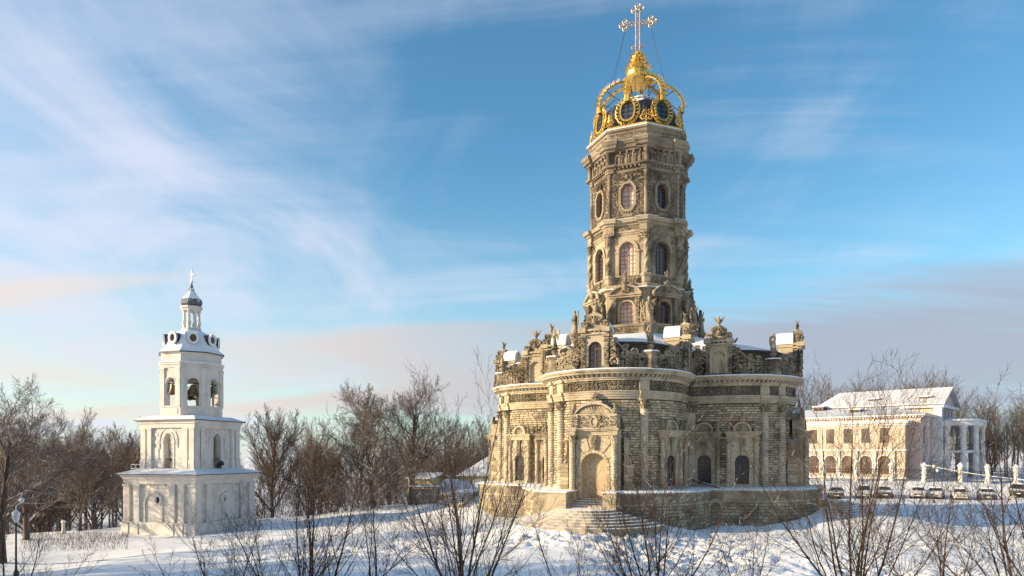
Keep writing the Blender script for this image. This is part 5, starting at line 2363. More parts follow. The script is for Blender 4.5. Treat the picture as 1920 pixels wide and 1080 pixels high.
mb = MB()
of = lambda o: octp(R3 + o / cos(radians(22.5)))
sweep_poly(mb, of, [(-.3, z3c - .45), (.06, z3c - .45), (.06, z3c - .22), (.14, z3c - .18), (.12, z3c - .06), (.18, z3c), (.18, z3c + .05), (-.05, z3c + .12), (-.08, z3e - .18), (.0, z3e - .12), (.06, z3e - .02), (-.3, z3e)], cap=True)
build('belfry_cornice', mb, 'whiteb', bell, smooth=False)
mb = MB()
sweep_poly(mb, of, [(.19, z3c + .03), (.19, z3c + .08), (-.05, z3c + .14)], cap=False)
build('snow_cover', mb, 'snow', bell, smooth=False)
# bell-shaped eight-sided roof with round dormers
mb = MB()
sweep_poly(mb, lambda o: octp(o), [(R3 + .16, z3e - .03), (R3 + .16, z3e + .05), (2.5, z3e + .35), (2.2, z3e + .85), (1.95, z3e + 1.4), (1.5, z3e + 1.9), (.85, z3e + 2.2), (.7, z3e + 2.3)])
dome = build('domed_roof', mb, 'snow', bell, smooth=False, label='snow covered bell shaped roof of the belfry')
mb = MB()
sweep_poly(mb, lambda o: octp(o), [(R3 + .12, z3e - .08), (R3 + .19, z3e - .08), (R3 + .19, z3e + .02), (R3 + .12, z3e + .02)], cap=False)
build('eave', mb, 'darkmetal', dome, smooth=False)
for i in range(8):
    fr = lface(45 * i, 1.88, z3e + 1.25)
    circ = lambda r: [(r * .86 * cos(2 * pi * j / 18), r * 1.05 * sin(2 * pi * j / 18)) for j in range(18)]
    mb = MB(fr)
    mb.slab(circ(.33), circ(.52), .34, .50, True)
    dm = build('dormer', mb, 'whitepaint', dome)
    mb = MB(fr)
    mb.slab(circ(.40), circ(.50), -.9, .36, True)
    build('dormer_hood', mb, 'darkmetal', dm)
    mb = MB(fr)
    mb.add([(x, .30, z) for x, z in circ(.36)], [tuple(range(18))])
    build('dormer_back', mb, 'recess', dm, smooth=False)
# lantern with balusters, onion, cross
zl = z3e + 2.2
mb = MB()
sweep_poly(mb, lambda o: octp(o), [(.85, zl), (.92, zl + .1), (.8, zl + .2), (.3, zl + .22)])
ln = build('lantern_base', mb, 'whiteb', bell, smooth=False)
for i in range(8):
    x, y = polar(22.5 + 45 * i, .66)
    mb = MB()
    mb.lathe([(.15, zl + .2), (.11, zl + .35), (.17, zl + .6), (.17, zl + .75), (.10, zl + .95), (.12, zl + 1.3), (.10, zl + 1.6), (.16, zl + 1.75), (.17, zl + 1.85)], 8, x, y)
    build('baluster', mb, 'whiteb', ln)
mb = MB()
sweep_poly(mb, lambda o: octp(o), [(.5, zl + 1.8), (.82, zl + 1.82), (.84, zl + 1.95), (.98, zl + 2.05), (1.0, zl + 2.2), (.6, zl + 2.25)])
build('lantern_cornice', mb, 'whiteb', ln, smooth=False)
mb = MB()
zo = zl + 2.25
sweep_poly(mb, lambda o: octp(o), [(.80, zo), (.93, zo + .18), (.96, zo + .4), (.88, zo + .62), (.68, zo + .85), (.46, zo + 1.1), (.28, zo + 1.4), (.16, zo + 1.75), (.08, zo + 2.05), (.03, zo + 2.2)])
build('onion_dome', mb, 'onion', bell, smooth=False)
mb = MB(Frame((0, 0, 0), -BA - 20))
zc = zo + 2.2
mb.ball(0, 0, zc + .05, .15, 10)
mb.box(-.04, .04, -.03, .03, zc, zc + 1.15)
mb.box(-.30, .30, -.03, .03, zc + .72, zc + .80)
for x, z in ((0, 1.16), (-.32, .76), (.32, .76)):
    for ex, ez in ((0, .08), (.08, 0), (-.08, 0), (0, -.08)):
        mb.ball(x + ex, 0, zc + z + ez, .055, 6)
mb.tube([(-.14, 0, zc + .3), (0, 0, zc + .2), (.14, 0, zc + .3)], .03, 4)
build('cross', mb, 'whitepaint', bell, smooth=False)


# ------------------------------------------------------------------ manor behind the church
MA = -42.0
MO = Vector((57.6, 100.0, 1.2))
manor = empty('manor_house', tuple(MO), radians(MA), 'long two storey pink and cream manor house with snowy roofs and white columned rotunda porch', 'house')
# local x = u along the facade to the right (0 = right corner, negative leftwards), local y = v back into the building


def box_part(name, x0, x1, y0, y1, z0, z1_, mat, parent=manor, **kw):
    mb = MB()
    mb.box(x0, x1, y0, y1, z0, z1_)
    return build(name, mb, mat, parent, smooth=False, **kw)


H1 = 8.55
front = box_part('front_wing', -26, 0, 0.0, 7, -2.5, H1, 'pink')
for z0, z1_, d, m_ in ((-2.5, .45, .12, 'trim'), (4.35, 4.6, .12, 'trim'), (H1 - .35, H1 - .1, .15, 'trim'), (H1 - .1, H1 + .12, .45, 'trim')):
    box_part('string_course', -26.2, d, -d, .3, z0, z1_, m_, front)
    box_part('string_course', -.3, d, -d + .001, 7.2, z0 + .001, z1_ - .001, m_, front)
box_part('snow_cover', -26.3, .6, -.6, 1.8, H1 + .12, H1 + .3, 'snow', front)


def win(parent, fr, w, z0, h, archd=False, cols=2, rows=3, mat='glass', fmat='frame', depth=.12):
    m_ = MB(fr)
    if archd:
        ct = arch(w / 2, z0, z0 + h - w / 2, 10)
        co = arch(w / 2 + .16, z0, z0 + h - w / 2, 10)
        m_.slab(ct, co, 0.0, .10)
    else:
        ct = [(-w / 2, z0), (-w / 2, z0 + h), (w / 2, z0 + h), (w / 2, z0)]
        m_.slab(ct, [(-w / 2 - .06, z0 - .0), (-w / 2 - .06, z0 + h + .06), (w / 2 + .06, z0 + h + .06), (w / 2 + .06, z0)], -.0, .05)
    wo_ = build('window', m_, 'trim', parent, smooth=False)
    m_ = MB(fr)
    m_.add([(x, .012, z) for x, z in ct], [tuple(range(len(ct)))])
    build('pane', m_, mat, wo_, smooth=False)
    m_ = MB(fr)
    for i in range(1, cols):
        x = -w / 2 + w * i / cols
        m_.box(x - .03, x + .03, .014, .04, z0, z0 + h - (.02 if not archd else .1))
    for i in range(1, rows):
        z = z0 + h * i / rows
        hw_ = w / 2 - .02
        if archd and z > z0 + h - w / 2:
            hw_ = sqrt(max(.01, (w / 2) ** 2 - (z - z0 - h + w / 2) ** 2)) - .02
        m_.box(-hw_, hw_, .015, .038, z - .025, z + .025)
    build('frame', m_, fmat, wo_, smooth=False)
    return wo_


M['blind'] = plain('curtained_glass', (0.13, 0.11, 0.085), 0.12, 0, 0.5, 0.5, 0.05, spec=0.8)
for i in range(9):
    x = -2.75 - 2.55 * i
    fr = Frame((x, 0, 0), 0)
    win(front, fr, 1.25, 5.55, 2.25, cols=2, rows=3, mat='blind')
    win(front, fr, 1.75, .9, 2.75, True, 4, 5, mat='blind')
    box_part('half_column', x + 1.15, x + 1.45, -.22, .02, .45, 4.35, 'trim', front)
box_part('half_column', -26 + .2, -25.6, -.2, .02, .45, 4.35, 'trim', front)
for i in range(2):
    win(front, Frame((0, 2.2 + 2.6 * i, 0), 90), 1.1, 5.45, 2.3, cols=2, rows=3)
    win(front, Frame((0, 2.2 + 2.6 * i, 0), 90), 1.1, 1.2, 2.3, cols=2, rows=3)
H2 = 9.75
main = box_part('main_block', -34, 1.6, 1.9, 20, -2.5, H2, 'pinkp')
box_part('cornice', -34.3, 2.3, 1.2, 2.0, H2 - .18, H2 + .1, 'trim', main)
box_part('cornice', 1.5, 2.3, 2.0, 20.3, H2 - .18, H2 + .1, 'trim', main)
for i in range(88):
    mb = MB()
    mb.box(-33 + .4 * i, -33 + .4 * i + .2, 1.45, 1.9, H2 - .42, H2 - .18)
    build('dentil', mb, 'trim', main, smooth=False)
mb = MB()
mb.add([(-34.5, 1.0, H2 + .1), (2.5, 1.0, H2 + .1), (2.5, 20.5, H2 + .1), (-34.5, 20.5, H2 + .1), (-29, 9, H2 + 1.7), (-3.5, 9, H2 + 1.7), (-3.5, 13, H2 + 1.7), (-29, 13, H2 + 1.7)],
       [(0, 1, 5, 4), (1, 2, 6, 5), (2, 3, 7, 6), (3, 0, 4, 7), (4, 5, 6, 7), (0, 3, 2, 1)])
build('roof', mb, 'roofsnow', main, smooth=False, label='snow covered hipped roof of the main block')
for v in (4.0, 7.5):
    for z0 in (1.0, 5.3):
        win(main, Frame((1.6, v, 0), 90), 1.2, z0, 2.7, cols=2, rows=4)
for v in (5.8, 9.2):
    box_part('tall_pilaster', 1.55, 1.95, v - .3, v + .3, 0, H2 - .2, 'trim', main)
# taller middle block with gable end
H3 = 11.55
up = box_part('upper_block', -13, 2.6, 9.6, 21.5, H2 - 3, H3, 'pinkp')
box_part('cornice', -13.3, 3.3, 9.0, 9.65, H3 - .45, H3, 'trim', up)
box_part('cornice', 2.5, 3.3, 9.65, 22, H3 - .45, H3, 'trim', up)
zr = H3 + 2.9
mb = MB()
mb.ring([[(-13.5, 8.7, H3), (-13.5, 15.6, zr), (-13.5, 22.3, H3)], [(3.4, 8.7, H3), (3.4, 15.6, zr), (3.4, 22.3, H3)]], True, False, False)
b_ = MB()
b_.prism([(8.8, H3), (15.6, zr - .15), (22.2, H3)], 0, 1)
vs = [( -y * 0 + (2.7 if y == 0 else -13), x, z) for x, y, z in b_.v]
m2_ = MB()
m2_.add(vs, b_.f)
build('gable', m2_, 'pinkp', up, smooth=False)
mb = MB()
for ya, yb in ((8.6, 15.6), (22.4, 15.6)):
    mb.add([(-13.6, ya, H3 + .02), (3.5, ya, H3 + .02), (3.5, yb, zr), (-13.6, yb, zr), (-13.6, ya, H3 + .22), (3.5, ya, H3 + .22), (3.5, yb, zr + .22), (-13.6, yb, zr + .22)],
           [(0, 3, 2, 1), (4, 5, 6, 7), (0, 1, 5, 4), (1, 2, 6, 5), (2, 3, 7, 6), (3, 0, 4, 7)])
mb.add([(-13.6, 8.6, H3 + .1), (-13.6, 22.4, H3 + .1), (-19, 15.6, H2 + 1.7), (-13.6, 15.6, zr + .22)], [(0, 2, 3), (1, 3, 2), (0, 1, 2), (0, 3, 1)])
build('roof', mb, 'roofsnow', up, smooth=False, label='snow covered gabled roof of the taller middle block')
for x, y, z in ((-8, 4.2, H2 + .75), (-22, 5.0, H2 + .9), (-7, 10.8, H3 + .95), (.4, 10.8, H3 + .95), (-14.6, 7.4, H2 + 1.6)):
    mb = MB(Frame((x, y, z), 0))
    mb.box(-.8, .8, -1.6, 0, -.5, .45)
    dm = build('dormer', mb, 'frame', up, smooth=False)
    mb = MB(Frame((x, y, z), 0))
    mb.hexa([(-.95, -1.8, .45), (.95, -1.8, .45), (.95, .12, .45), (-.95, .12, .45), (-.95, -1.8, .62), (.95, -1.8, .62), (.95, .12, .62), (-.95, .12, .62)])
    build('snow_cover', mb, 'snow', dm, smooth=False)
    mb = MB(Frame((x, y, z), 0))
    mb.box(-.6, -.1, 0, .02, -.3, .3)
    mb.box(.1, .6, 0, .02, -.3, .3)
    build('pane', mb, 'glass', dm, smooth=False)
for j in range(4):
    win(up, Frame((2.6, 11.4 + 2.7 * j, 0), 90), .8, 9.6, 1.2, cols=2, rows=2)
box_part('corner_pier', 1.9, 3.0, 9.2, 10.4, 0, H3 - .45, 'trim', up)
for j in range(3):
    for z0 in (.6, 5.0):
        win(up, Frame((1.61, 11.6 + 2.9 * j, 0), 90), 1.2, z0, 3.0, cols=2, rows=4)
# semicircular columned porch
pc = (2.4, 15.6)
RP = 5.0
mb = MB()
an = [radians(5 + 170 * i / 24) for i in range(25)]
mb.vprism([(pc[0], pc[1] - RP - .5)] + [(pc[0] + (RP + .5) * sin(a), pc[1] - (RP + .5) * cos(a)) for a in an] + [(pc[0], pc[1] + RP + .5)], 8.3, 9.0)
por = build('porch_entablature', mb, 'trim', manor, smooth=False)
mb = MB()
mb.vprism([(pc[0], pc[1] - RP - .7)] + [(pc[0] + (RP + .75) * sin(a), pc[1] - (RP + .75) * cos(a)) for a in an] + [(pc[0], pc[1] + RP + .7)], 9.0, 9.14)
mb.ring([[(pc[0] + r * sin(a), pc[1] - r * cos(a), z) for a in an] for r, z in ((RP + .75, 9.1), (RP + .6, 9.2), (2.0, 9.75), (.2, 9.8))], False)
build('roof', mb, 'roofsnow', por, smooth=False, label='snow on the porch roof')
mb = MB()
mb.vprism([(pc[0], pc[1] - RP)] + [(pc[0] + RP * sin(a), pc[1] - RP * cos(a)) for a in an] + [(pc[0], pc[1] + RP)], 4.1, 4.5)
build('balcony_floor', mb, 'trim', por, smooth=False)
mb = MB()
mb.vprism([(pc[0], pc[1] - RP - .6)] + [(pc[0] + (RP + .6) * sin(a), pc[1] - (RP + .6) * cos(a)) for a in an] + [(pc[0], pc[1] + RP + .6)], -2.5, .25)
build('porch_base', mb, 'trim', por, smooth=False)
for i in range(7):
    a = radians(12 + 26 * i)
    x, y = pc[0] + (RP - .1) * sin(a), pc[1] - (RP - .1) * cos(a)
    mb = MB()
    mb.lathe([(.60, .25), (.60, .4), (.50, .5), (.46, .7), (.43, 4), (.38, 7.5), (.42, 7.6), (.46, 7.9), (.58, 8.15), (.60, 8.3)], 14, x, y)
    co_ = build('column', mb, 'trim', por)
    mb = MB()
    leaves_capital(mb, .38, 7.45, .8, 8, x, y)
    build('capital', mb, 'trim', co_, smooth=False)
for i in range(6):
    a0, a1 = radians(12 + 26 * i), radians(38 + 26 * i)
    mb = MB()
    for z in (4.6, 5.4):
        mb.tube([(pc[0] + (RP - .1) * sin(a0), pc[1] - (RP - .1) * cos(a0), z), (pc[0] + (RP - .1) * sin(a1), pc[1] - (RP - .1) * cos(a1), z)], .04, 4)
    for q in range(9):
        t = (q + .5) / 9
        x = (pc[0] + (RP - .1) * (sin(a0) * (1 - t) + sin(a1) * t))
        y = (pc[1] - (RP - .1) * (cos(a0) * (1 - t) + cos(a1) * t))
        mb.tube([(x, y, 4.5), (x, y, 5.4)], .02, 4)
    build('balcony_railing', mb, 'iron', por, smooth=False)

# ------------------------------------------------------------------ bare trees
def tubes_to_mesh(name, lines, mat, sides):
    """lines: list of (points n x 3, radii n); all turned into tapered tubes at once, grouped by length"""
    groups = {}
    for P, R_, lev in lines:
        groups.setdefault((len(P), sides[min(lev, len(sides) - 1)]), []).append((P, R_))
    V, Fc = [], []
    base_ = 0
    for (n, k), L in groups.items():
        P = np.array([l[0] for l in L])
        R_ = np.array([l[1] for l in L])
        m = len(L)
        T = np.empty_like(P)
        T[:, 1:-1] = P[:, 2:] - P[:, :-2]
        T[:, 0] = P[:, 1] - P[:, 0]
        T[:, -1] = P[:, -1] - P[:, -2]
        T /= np.linalg.norm(T, axis=2, keepdims=True) + 1e-9
        ref = np.zeros_like(T)
        ref[..., 0] = 0.31
        ref[..., 1] = 0.95
        A = np.cross(T, ref)
        A /= np.linalg.norm(A, axis=2, keepdims=True) + 1e-9
        B = np.cross(T, A)
        ang = np.arange(k) * 2 * pi / k
        ringv = P[:, :, None, :] + R_[:, :, None, None] * (A[:, :, None, :] * np.cos(ang)[None, None, :, None] + B[:, :, None, :] * np.sin(ang)[None, None, :, None])
        V.append(ringv.reshape(-1, 3))
        i = np.arange(n - 1)[:, None]
        j = np.arange(k)[None, :]
        f = np.stack([i * k + j, i * k + (j + 1) % k, (i + 1) * k + (j + 1) % k, (i + 1) * k + j], -1).reshape(-1, 4)
        f = (f[None] + (np.arange(m) * n * k)[:, None, None]).reshape(-1, 4) + base_
        Fc.append(f)
        base_ += m * n * k
    V = np.concatenate(V)
    Fc = np.concatenate(Fc)
    me = bpy.data.meshes.new(name)
    me.vertices.add(len(V))
    me.vertices.foreach_set('co', V.ravel())
    me.loops.add(Fc.size)
    me.loops.foreach_set('vertex_index', Fc.ravel())
    me.polygons.add(len(Fc))
    me.polygons.foreach_set('loop_start', np.arange(0, Fc.size, 4))
    me.update(calc_edges=True)
    me.shade_smooth()
    me.materials.append(M[mat])
    return me


def grow(rs, p, d, L, r, lev, maxlev, spec, out):
    """spec[lev] = (points, children, ratio, spread degrees, up-pull, wander, taper, start)"""
    n, nc, ratio, spread, up, wander, taper, start = spec[lev]
    P = [p]
    d = d / np.linalg.norm(d)
    dirs = [d]
    seg = L / (n - 1)
    for i in range(n - 1):
        d = d + rs.normal(0, wander, 3) + np.array([0, 0, up])
        d = d / np.linalg.norm(d)
        P.append(P[-1] + d * seg)
        dirs.append(d)
    P = np.array(P)
    R_ = r * (1 - (1 - taper) * np.linspace(0, 1, n) ** .9)
    out.append((P, R_, lev))
    if lev + 1 > maxlev:
        return
    ph = rs.uniform(0, 6.28)
    for c in range(nc):
        t = start + (1 - start) * (c + rs.uniform(.1, .9)) / nc
        i = min(int(t * (n - 1)), n - 2)
        f = t * (n - 1) - i
        q = P[i] * (1 - f) + P[i + 1] * f
        dd = dirs[i]
        a = np.cross(dd, [0.3, 0.2, 1.0])
        na = np.linalg.norm(a)
        a = a / na if na > 1e-3 else np.array([1.0, 0, 0])
        b = np.cross(dd, a)
        ph += 2.4 + rs.uniform(-.5, .5)
        sp = radians(spread * rs.uniform(.65, 1.3)) * (1.15 - .45 * t)
        nd_ = dd * cos(sp) + (a * cos(ph) + b * sin(ph)) * sin(sp)
        rr = (R_[i] * (1 - f) + R_[i + 1] * f)
        grow(rs, q, nd_, L * ratio * (1.15 - .55 * t) * rs.uniform(.7, 1.25), max(rr * rs.uniform(.42, .62), spec[-1]), lev + 1, maxlev, spec, out)


def tree_meshes(seed, H, kind, mat):
    rs = np.random.RandomState(seed)
    out = []
    if kind == 'spread':      # old broad lime: strong wandering limbs
        spec = [(9, 16, .66, 52, .10, .06, .30, .20), (8, 11, .50, 42, .05, .13, .22, .2), (6, 9, .50, 38, .04, .16, .25, .15), (5, 7, .5, 34, .03, .18, .3, .1), (3, 0, 0, 0, .02, .2, .5, 0), .013]
        grow(rs, np.array([0., 0, -.6]), np.array([rs.normal(0, .03), rs.normal(0, .03), 1.]), H * .74, H * .024, 0, 4, spec, out)
    elif kind == 'upright':   # dense fan of rising shoots
        spec = [(8, 22, .70, 36, .08, .04, .25, .10), (8, 12, .42, 26, .10, .07, .22, .12), (6, 8, .45, 26, .09, .10, .3, .1), (4, 6, .5, 24, .06, .12, .4, .1), (3, 0, 0, 0, .05, .15, .5, 0), .010]
        grow(rs, np.array([0., 0, -.5]), np.array([0, 0, 1.]), H * .72, H * .016, 0, 4, spec, out)
    elif kind == 'wood':      # slender forest tree, crown high up
        spec = [(8, 15, .40, 36, .06, .03, .2, .34), (6, 8, .45, 32, .10, .08, .3, .15), (5, 6, .45, 30, .08, .12, .35, .1), (3, 4, .5, 30, .05, .15, .5, .1), (3, 0, 0, 0, .05, .15, .5, 0), .014]
        grow(rs, np.array([0., 0, -.6]), np.array([rs.normal(0, .02), rs.normal(0, .02), 1.]), H * .93, H * .012, 0, 3, spec, out)
    return out


def split_tree(name, seed, H, kind, mat, label, cat='tree', group=None, loc=(0, 0, 0), rz=0.0, sides=(8, 6, 4, 3, 3)):
    lines = tree_meshes(seed, H, kind, mat)
    root = empty(name, loc, rz, label, cat, group)
    for nm, sel in (('trunk', [l for l in lines if l[2] == 0]), ('crown', [l for l in lines if l[2] > 0])):
        me = tubes_to_mesh(nm, sel, mat, sides)
        o = bpy.data.objects.new(nm, me)
        COL.objects.link(o)
        o.parent = root
    return root


def place(o, x, y, s=1.0, rz=0.0, label=None, z=None, sz=None):
    o.location = (x, y, (ground_z(x, y) if z is None else z) - .15)
    o.scale = (s, s, s if sz is None else sz)
    o.rotation_euler = (0, 0, rz)
    if label:
        o['label'] = label
    return o


# --- near saplings: many stems opening like a fan, tops reaching above the camera
def sapling(seed, stems, H, spread, sub=11, name='bare_sapling', label='', base_r=.052, side_len=.44, lo=0.0):
    rs = np.random.RandomState(seed)
    trunk, crown = [], []
    spec = [(12, sub, side_len, 34, .035, .042, .16, .16), (8, 6, .46, 34, .03, .06, .22, .15), (6, 5, .5, 34, .02, .09, .3, .15), (4, 0, 0, 0, .02, .1, .4, 0), .0042]
    trunk.append((np.array([[0, 0, -.3], [0.02, 0, .3], [0.0, 0.02, .9]]), np.array([base_r * 2.1, base_r * 1.8, base_r * 1.5]), 0))
    for i in range(stems):
        az_ = 2.4 * i + rs.uniform(-.3, .3)
        tilt_ = radians(spread) * ((i + .6) / stems) ** .8
        d = np.array([sin(tilt_) * cos(az_), sin(tilt_) * sin(az_), cos(tilt_)])
        L = H * (1.0 - .28 * (i / stems)) * rs.uniform(.88, 1.08)
        st = np.array([0.05 * cos(az_), .05 * sin(az_), rs.uniform(.15, .9) + lo])
        out = []
        grow(rs, st, d, L, base_r * rs.uniform(.6, 1.0) * (1 - .3 * i / stems), 0, 3, spec, out)
        trunk.append(out[0])
        crown += out[1:]
    root = empty(name, (0, 0, 0), 0, label, 'tree')
    for nm, L_ in (('stem', trunk), ('crown', crown)):
        me = tubes_to_mesh(nm, L_, 'barkf', (7, 5, 4, 3))
        o = bpy.data.objects.new(nm, me)
        COL.objects.link(o)
        o.parent = root
        o['kind'] = 'stuff' if nm == 'crown' else 'part'
        if nm == 'stem':
            del o['kind']
    return root


near = [
    # px, depth, top px y, stems, spread, seed, label
    (572, 17.0, 845, 11, 66, 3, 'bare many-stemmed sapling in front of the gap between bell tower and lime trees'),
    (872, 18.5, 775, 13, 50, 8, 'bare many-stemmed sapling standing in front of the left flight of church steps'),
    (1232, 18.0, 845, 10, 48, 14, 'bare many-stemmed sapling in front of the terrace corner with the drainpipe'),
    (1606, 19.0, 735, 13, 44, 21, 'bare many-stemmed sapling in front of the pink manor house'),
    (1915, 17.5, 800, 12, 58, 27, 'bare many-stemmed sapling at the right edge in front of the car park'),
]
for px, Y, ty, stems, spread, seed, lab in near:
    x = xat(px, Y)
    g = ground_z(x, Y)
    Ht = CAM_Z + (HOR - ty) / F * Y - g
    o = sapling(seed, stems, Ht * ({872: .84, 1606: .90}.get(px, .86)), spread, label=lab)
    o.location = (x, Y, g)
small = [
    (700, 20.0, 925, 4, 22, 31, 'thin young sapling between the two larger bushy saplings left of the steps'),
    (405, 16.0, 985, 7, 60, 37, 'low bare shrub at the bottom edge before the bell tower'),
    (1075, 17.0, 1000, 5, 60, 41, 'low bare shrub at the bottom edge below the church steps'),
    (1400, 19.0, 960, 5, 50, 45, 'low thin bare shrub in front of the snowy terrace foot on the right'),
    (1755, 16.0, 930, 7, 50, 49, 'low wide bare shrub in front of the parked cars'),
    (20, 18.0, 985, 6, 60, 53, 'low bare shrub at the bottom left corner beside the lamp post'),
]
for px, Y, ty, stems, spread, seed, lab in small:
    x = xat(px, Y)
    g = ground_z(x, Y)
    Ht = CAM_Z + (HOR - ty) / F * Y - g
    o = sapling(seed, stems, Ht * .86, spread, sub=7, label=lab, name='bare_shrub', base_r=.04)
    o['category'] = 'shrub'
    o.location = (x, Y, g)

# --- prototypes of the bigger trees
protos = {}
for nm, seed, H, kind, mat in (('spreadA', 4, 16, 'spread', 'barkd'), ('spreadB', 9, 16, 'spread', 'bark'), ('spreadC', 15, 15, 'spread', 'bark'),
                               ('upA', 5, 14, 'upright', 'bark'), ('upB', 12, 13, 'upright', 'bark'),
                               ('woodA', 6, 17, 'wood', 'barkw'), ('woodB', 16, 18, 'wood', 'barkw'), ('woodC', 26, 16, 'wood', 'barkw')):
    protos[nm] = split_tree('bare_tree', seed, H, kind, mat, 'bare tree')
    protos[nm]['H'] = float(H)
used = set()


def tree(pn, x, y, top_z=None, H=None, rz=0.0, label='', group=None, wide=1.0):
    o = protos[pn]
    if pn in used:
        o = copy_tree(o)
    used.add(pn)
    g = ground_z(x, y)
    if H is None:
        H = top_z - g
    s = H / protos[pn]['H']
    o.location = (x, y, g - .1)
    o.scale = (s * wide, s * wide, s)
    o.rotation_euler = (0, 0, rz)
    o['label'] = label
    o['category'] = 'tree'
    if group:
        o['group'] = group
    return o


def treepx(pn, px, Y, ty, **kw):
    return tree(pn, xat(px, Y), Y, top_z=CAM_Z + (HOR - ty) / F * Y, **kw)


# individuals one can point at
treepx('spreadB', 5, 44, 728, rz=1.2, label='large snow dusted bare tree cut off by the left edge', wide=1.1)
treepx('upA', 150, 62, 785, rz=.4, label='round crowned bare tree between the left edge and the bell tower', wide=1.1)
treepx('upB', 248, 78, 800, rz=2.4, label='bare tree showing just behind the left side of the bell tower')
treepx('upB', 510, 76, 762, rz=1.0, label='broad bushy bare tree directly right of the bell tower', wide=1.2)
treepx('upA', 585, 82, 800, rz=3.0, label='smaller bushy bare tree to the right of the broad one beside the bell tower')
treepx('spreadA', 700, 78, 716, rz=.3, label='tall dark lime tree with snowy drooping limbs, left of the tallest pair', wide=.95)
treepx('spreadC', 768, 79, 702, rz=2.2, label='tallest dark lime tree, right one of the pair in the middle distance', wide=.78)
treepx('spreadA', 672, 88, 740, rz=4.0, label='dark lime tree half hidden behind the left one of the tall pair', wide=.85)
# leaning branchy tree far left
treepx('spreadC', 50, 56, 775, rz=5.0, label='bare tree with long snowy limbs behind the lamp post')
rr_ = random.Random(3)
gl = 'bare trees of the riverside wood on the left'
for i in range(44):
    px = rr_.uniform(-60, 930)
    Y = rr_.uniform(92, 150) if px < 730 else rr_.uniform(104, 150)
    ty = rr_.uniform(805, 845) if px < 780 else rr_.uniform(798, 830)
    treepx(rr_.choice(('woodA', 'woodB', 'woodC', 'upA')), px, Y, ty, rz=rr_.uniform(0, 6.3), label='bare brown tree in the dense wood beyond the edge of the slope', group=gl, wide=1.15)
for i in range(14):
    px = rr_.uniform(-30, 235)
    Y = rr_.uniform(62, 86)
    treepx(rr_.choice(('woodA', 'woodC', 'upB', 'spreadC')), px, Y, rr_.uniform(815, 868), rz=rr_.uniform(0, 6.3), label='bare tree in the thicket on the slope left of the bell tower', group='bare trees on the slope left of the bell tower', wide=1.2)
for i in range(12):
    px = rr_.uniform(470, 745)
    Y = rr_.uniform(84, 96)
    treepx(rr_.choice(('woodA', 'woodC', 'upB')), px, Y, rr_.uniform(830, 880), rz=rr_.uniform(0, 6.3), label='lower bare tree in the thicket behind the tall limes', group='low bare trees behind the tall limes', wide=1.2)
gr = 'bare trees of the wood behind the manor'
for i in range(52):
    px = rr_.uniform(1480, 2000)
    Y = rr_.uniform(128, 175)
    ty = rr_.uniform(712, 745) if px < 1800 else rr_.uniform(742, 775)
    treepx(rr_.choice(('woodA', 'woodB', 'woodC')), px, Y, ty, rz=rr_.uniform(0, 6.3), label='frosted bare tree in the wood behind the manor house', group=gr, wide=1.3)
for i in range(12):
    px = rr_.uniform(1850, 2050)
    Y = rr_.uniform(100, 128)
    treepx(rr_.choice(('woodA', 'upB', 'woodC')), px, Y, rr_.uniform(765, 815), rz=rr_.uniform(0, 6.3), label='bare tree at the near edge of the wood right of the columned porch', group='bare trees right of the manor', wide=1.3)
# trees outside the left edge whose shadows streak the snow
for i, (x, y, H) in enumerate(((-40, 26, 13), (-36, 15, 12), (-52, 22, 15), (-62, 28, 15), (-55, 12, 13), (-66, 18, 14), (-78, 24, 15), (-34, 22, 12), (-46, 30, 12), (-50, 26, 13), (-38, 31, 9), (-72, 27, 15), (-48, 17, 13), (-44, 10, 13), (-30, 17, 11), (-85, 20, 15), (-58, 33, 12), (-33, 27, 9), (-24, 18, 10), (-27, 22, 10), (-22, 12, 10), (-30, 12, 11), (-26, 6, 11), (-40, 20, 12), (-45, 23, 12), (-34, 8, 12), (-37, 25, 10), (-60, 22, 14), (-20, 15, 8))):
    tree(('upA', 'woodB', 'spreadB', 'upB')[i % 4], x, y, H=H, rz=i * 1.3, label='bare tree standing outside the left edge of the view', group='bare trees left of the view')
# far woods as one mass
rsw = np.random.RandomState(77)
lines = []
for i in range(520):
    a_ = rsw.uniform(-.95, .95)
    Y = rsw.uniform(190, 620)
    x = a_ * Y
    g = ground_z(x, Y)
    H = rsw.uniform(11, 18)
    if x > 30:
        H *= 1.0
    sp = [(4, 16, .42, 42, .05, .05, .3, .2), (4, 7, .5, 40, .05, .12, .4, .1), (3, 0, 0, 0, .05, .1, .5, 0), .05]
    o_l = []
    grow(rsw, np.array([x, Y, g - 1]), np.array([0, 0, 1.]), H, .22, 0, 2, sp, o_l)
    lines += o_l
me = tubes_to_mesh('distant_wood', lines, 'barkw', (3, 3, 3))
o = bpy.data.objects.new('distant_wood', me)
COL.objects.link(o)
tagit(o, 'far bare woods along the horizon', kind='stuff')
# undergrowth along the edge of the slope
lines = []
for i in range(900):
    px = rsw.uniform(-60, 930)
    Y = rsw.uniform(72, 110)
    x = xat(px, Y)
    if (abs(x - BT[0]) < 8 and Y < 75) or (px > 735 and Y < 98):
        continue
    g = ground_z(x, Y)
    sp = [(5, 9, .6, 40, .04, .1, .3, .1), (4, 4, .5, 40, .03, .14, .4, .1), (3, 0, 0, 0, .05, .1, .5, 0), .014]
    o_l = []
    grow(rsw, np.array([x, Y, g - .1]), np.array([rsw.normal(0, .4), rsw.normal(0, .4), 1.]), rsw.uniform(1.8, 4.5), .03, 0, 2, sp, o_l)
    lines += o_l
me = tubes_to_mesh('undergrowth', lines, 'bark', (3, 3, 3))
o = bpy.data.objects.new('undergrowth', me)
COL.objects.link(o)
tagit(o, 'tangled bare undergrowth below the slope', kind='stuff')


